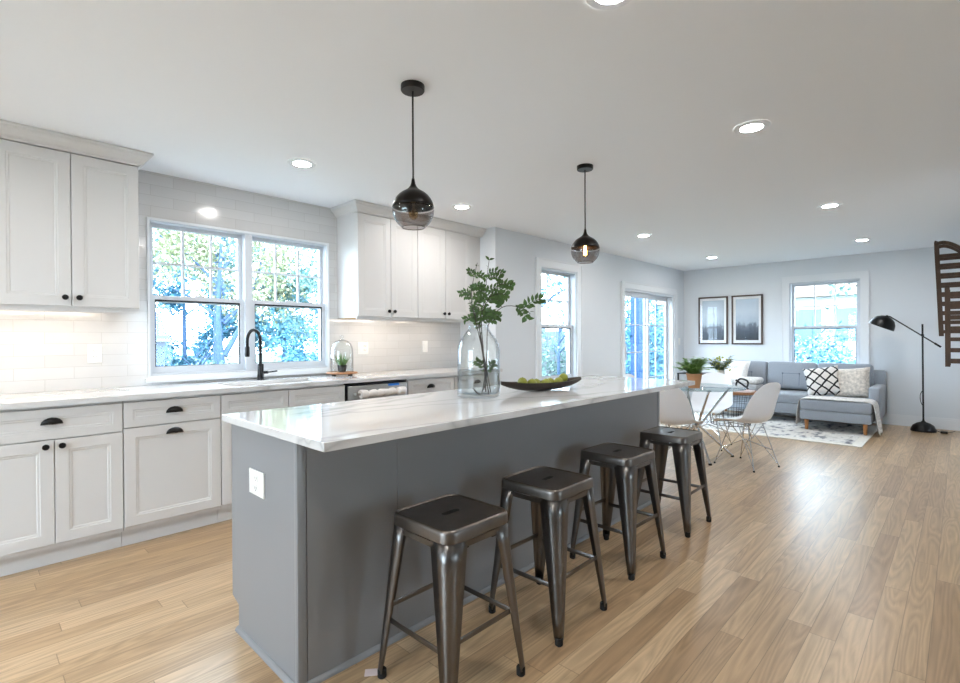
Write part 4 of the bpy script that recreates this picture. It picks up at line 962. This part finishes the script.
# slatted wooden racks on the right wall
def wall_rack(x, y_top, y_bot, z0, z1, depth, label, curve):
    r = thing('slatted_wall_rack', (x, YR, z0), label, 'wall decor')
    for q in (0, .30):
        P = [(y_bot, z0), (y_bot + (y_top - y_bot) * .5, z0 + (z1 - z0) * .5), (y_top, z1 - .02)]
        if curve: P += [(y_top - .01, z1), (y_top - .07, z1 + .005), (y_top - .16, z1 - .045), (YR + .02, z1 - .19)]
        m = MB(); pp = bez([(x + q, a, b) for a, b in P], 24); V = []
        rows = []
        for i, p in enumerate(pp):
            t = (pp[min(i + 1, len(pp) - 1)] - pp[max(i - 1, 0)]).normalized(); nn = Vector((0, t.z, -t.y))
            rows.append([p + Vector((-.016, 0, 0)) - nn * .018, p + Vector((.016, 0, 0)) - nn * .018, p + Vector((.016, 0, 0)) + nn * .018, p + Vector((-.016, 0, 0)) + nn * .018])
        V = m.grid(rows, closed_v=True); m.bm.faces.new(V[0]); m.bm.faces.new(V[-1]); m.build('side_rail', M_RACK, r, angle=40)
        MB().box(x + q - .014, x + q + .014, YR + .001, YR + .03, z0 + .02, z1 - .17 if curve else z1).build('back_rail', M_RACK, r, smooth=False)
    n = int((z1 - z0) / .105)
    for i in range(n):
        z = z0 + .05 + i * .105; yy = y_bot + (y_top - y_bot) * (z - z0) / (z1 - z0) - .015
        if z > z1 - .2 and curve: yy -= .0
        for q in (0, .30): MB().box(x + q - .010, x + q + .010, YR + .03, yy, z - .018, z + .018).build('slat', M_RACK, r, smooth=False)
    return r
wall_rack(7.55, .205, .165, 1.24, 2.27, .3, 'tall dark wooden slatted rack with curved top, upper of the two wall racks', True)
wall_rack(6.5, .10, .095, .95, 1.72, .2, 'shorter brown wooden slatted rack on the side wall, overlapping below the taller one', False)

# ---------------------------------------------------------------- outdoors
GZ = -.45
struct(MB().box(-30, 60, -30, 60, GZ - .2, GZ), 'ground_lawn', M_LAWN)
def tree(name, x, y, h, crown, n, m, label, cat, seed, trunk=.16, lean=0, fork=False, lsz=.17, zc=None):
    rg = random.Random(seed); r = thing(name, (x, y, GZ), label, cat); t = MB()
    top = Vector((x + lean, y, GZ + h * .9)); b = Vector((x, y, GZ))
    t.tube(bez([b, b + (top - b) * .45 + Vector((rg.uniform(-.15, .15), 0, 0)), top], 8), [trunk * (1 - .085 * i) for i in range(11)][:len(bez([b, b, top], 8))], 9)
    if fork: t.tube(bez([b + Vector((0, 0, h * .2)), b + Vector((.7, .1, h * .42)), b + Vector((1.5, .3, h * .85))], 8), [trunk * .8 * (1 - .08 * i) for i in range(11)][:len(bez([b, b, top], 8))], 8)
    for k_ in range(7):
        s = .35 + .55 * rg.random(); p = b + (top - b) * s; a = rg.uniform(0, 2 * PI); e = p + Vector((math.cos(a), math.sin(a), rg.uniform(.1, .9))) * crown[0] * .85
        t.tube([p, (p + e) / 2 + Vector((0, 0, .15)), e], [trunk * .38, trunk * .25, trunk * .08], 6)
    t.build('trunk', M_BARK, r)
    f = MB(); cz = GZ + (h * .66 if zc is None else zc); cl_ = []
    for k_ in range(26):
        while True:
            v = Vector((rg.uniform(-1, 1), rg.uniform(-1, 1), rg.uniform(-1, 1)))
            if v.length < 1: break
        cl_.append(Vector((x + lean * .5 + v.x * crown[0], y + v.y * crown[1], cz + v.z * crown[2])))
    for i in range(n):
        c = rg.choice(cl_); v = Vector((rg.gauss(0, 1), rg.gauss(0, 1), rg.gauss(0, 1))) * .23 * min(crown); p = c + v
        if p.z < GZ + .02: continue
        a = Vector((rg.uniform(-1, 1), rg.uniform(-1, 1), rg.uniform(-1, 1))).normalized(); bb = a.cross(Vector((rg.uniform(-1, 1), rg.uniform(-1, 1), rg.uniform(-1, 1)))).normalized(); s = lsz * rg.uniform(.6, 1.2)
        f.quad(p - a * s * .5, p + bb * s * .28, p + a * s * .5, p - bb * s * .28)
    bm = f.bm; me = bpy.data.meshes.new('foliage'); bmesh.ops.translate(bm, vec=-Vector((x, y, GZ)), verts=bm.verts); bm.to_mesh(me); bm.free(); me.materials.append(m)
    o = bpy.data.objects.new('foliage', me); COL.objects.link(o); o.parent = r
    return r
F0, F1, F2, F3 = M_FOL
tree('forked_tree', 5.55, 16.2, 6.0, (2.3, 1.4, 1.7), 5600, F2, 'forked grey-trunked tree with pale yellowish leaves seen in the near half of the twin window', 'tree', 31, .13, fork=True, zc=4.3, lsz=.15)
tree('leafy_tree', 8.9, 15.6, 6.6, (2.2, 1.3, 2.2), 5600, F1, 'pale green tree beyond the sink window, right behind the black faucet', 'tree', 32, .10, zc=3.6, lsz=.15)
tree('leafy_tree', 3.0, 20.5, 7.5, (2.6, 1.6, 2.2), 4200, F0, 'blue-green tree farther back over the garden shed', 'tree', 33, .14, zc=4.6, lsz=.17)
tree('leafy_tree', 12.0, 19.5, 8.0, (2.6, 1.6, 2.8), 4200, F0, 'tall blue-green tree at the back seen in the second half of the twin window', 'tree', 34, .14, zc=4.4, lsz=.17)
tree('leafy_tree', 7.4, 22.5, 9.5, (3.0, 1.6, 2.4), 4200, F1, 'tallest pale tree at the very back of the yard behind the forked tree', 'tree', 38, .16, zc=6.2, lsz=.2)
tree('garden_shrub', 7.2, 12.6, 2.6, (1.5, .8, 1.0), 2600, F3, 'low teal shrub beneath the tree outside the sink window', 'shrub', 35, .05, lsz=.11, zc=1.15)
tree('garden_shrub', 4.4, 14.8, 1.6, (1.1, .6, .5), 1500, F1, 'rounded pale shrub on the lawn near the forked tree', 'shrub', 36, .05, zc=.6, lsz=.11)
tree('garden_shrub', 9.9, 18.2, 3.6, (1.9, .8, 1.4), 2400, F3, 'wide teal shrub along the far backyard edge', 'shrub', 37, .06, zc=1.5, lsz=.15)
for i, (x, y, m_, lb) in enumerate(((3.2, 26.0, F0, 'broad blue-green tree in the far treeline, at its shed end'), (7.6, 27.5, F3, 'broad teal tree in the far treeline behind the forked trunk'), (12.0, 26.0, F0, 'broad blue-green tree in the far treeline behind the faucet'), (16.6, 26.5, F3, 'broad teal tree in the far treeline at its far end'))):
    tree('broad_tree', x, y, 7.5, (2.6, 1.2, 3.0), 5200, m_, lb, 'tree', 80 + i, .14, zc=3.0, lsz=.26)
sd = thing('garden_shed', (2.55, 14.6, GZ), 'small blue-grey garden shed on the lawn beyond the sink window', 'shed')
MB().box(1.7, 3.4, 13.8, 15.6, GZ, 1.2).build('walls', M_SHED, sd, smooth=False); MB().prism([(13.6, 1.2), (15.8, 1.2), (14.7, 1.95)], 1.6, 3.5, 'x').build('roof', M_SHED, sd, smooth=False); MB().box(2.2, 2.9, 13.77, 13.8, GZ + .05, .9).build('door', M_WINDARK, sd, smooth=False)
tree('garden_shrub', 10.6, 7.4, 2.6, (1.5, .9, 1.0), 2600, F1, 'dense pale shrub below the narrow window on the living room side wall', 'shrub', 41, .06, lsz=.11, zc=1.0)
tree('leafy_tree', 12.2, 9.8, 7.0, (2.2, 1.6, 2.0), 2600, F0, 'blue-green tree standing behind the board fence', 'tree', 42, .15, zc=4.2)
fn = thing('board_fence', (12, 9.0, GZ), 'grey vertical board fence behind the shrubs at the side of the house', 'fence')
for i in range(7):
    a = 9.2 + i * .9
    bo = MB()
    for q in range(8): bo.box(a + q * .112, a + q * .112 + .1, 8.8, 8.83, GZ, 1.45)
    bo.build('board_panel', M_FENCE, fn, smooth=False); MB().box(a - .06, a + .04, 8.83, 8.93, GZ, 1.55).build('post', M_FENCE, fn, smooth=False)
for i, (x, y, m_, lb) in enumerate(((10.6, 5.5, F3, 'tall teal hedge shrub straight outside the sliding door'), (12.2, 5.9, F0, 'tall blue-green hedge shrub farther along from the sliding door'), (13.8, 6.3, F3, 'teal hedge shrub at the end of the row by the house corner'))):
    tree('hedge_shrub', x, y, 3.2, (1.1, .8, 1.15), 3200, m_, lb, 'shrub', 50 + i, .06, lsz=.12, zc=1.25)
tree('leafy_tree', 14.5, 8.4, 7.5, (2.4, 1.6, 2.0), 2400, F0, 'tall blue-green tree above the hedge outside the sliding door', 'tree', 55, .16, zc=4.6)
pp = thing('porch_post', (9.75, 4.87, GZ), 'blue painted square porch post outside the sliding door', 'post'); MB().box(9.66, 9.84, 4.78, 4.96, GZ, 3.0).build('shaft', M_POST, pp, smooth=False); MB().box(9.63, 9.87, 4.75, 4.99, GZ, GZ + .2).build('plinth', M_POST, pp, smooth=False)
struct(MB().box(-9, XB - .2, -2, 7, GZ, GZ + .12), 'ground_bounce_slab', M_BOUNCE_SLAB)  # unseen pale slab, added to bounce daylight up to the ceiling
# neighbour's house beyond the far window
nh = thing('neighbour_house', (21, 4, GZ), 'white sided neighbouring house with a tan roof seen through the far window', 'house')
MB().box(19.5, 24, -1, 9, GZ, 2.55).build('walls', M_SIDING, nh, smooth=False); MB().prism([(19.1, 2.55), (24.4, 2.55), (21.75, 3.9)], -1.3, 9.3, 'y').build('roof', M_ROOF, nh, smooth=False)
for y in (2.0, 3.3, 4.6): MB().box(19.46, 19.5, y, y + .95, 1.1, 2.15).build('window', M_WINDARK, nh, smooth=False)
tree('garden_shrub', 13.2, 2.4, 2.4, (.9, .9, .85), 1900, F0, 'teal shrub just outside the far window below its meeting rail', 'shrub', 61, .06, lsz=.11, zc=1.15)
tree('leafy_tree', 15.5, 1.4, 6.5, (1.6, 1.4, 1.6), 1500, F1, 'sparse pale tree overhanging the view from the far window', 'tree', 62, .12, zc=4.2)
for o in COL.objects:
    if '_o' in o: del o['_o']
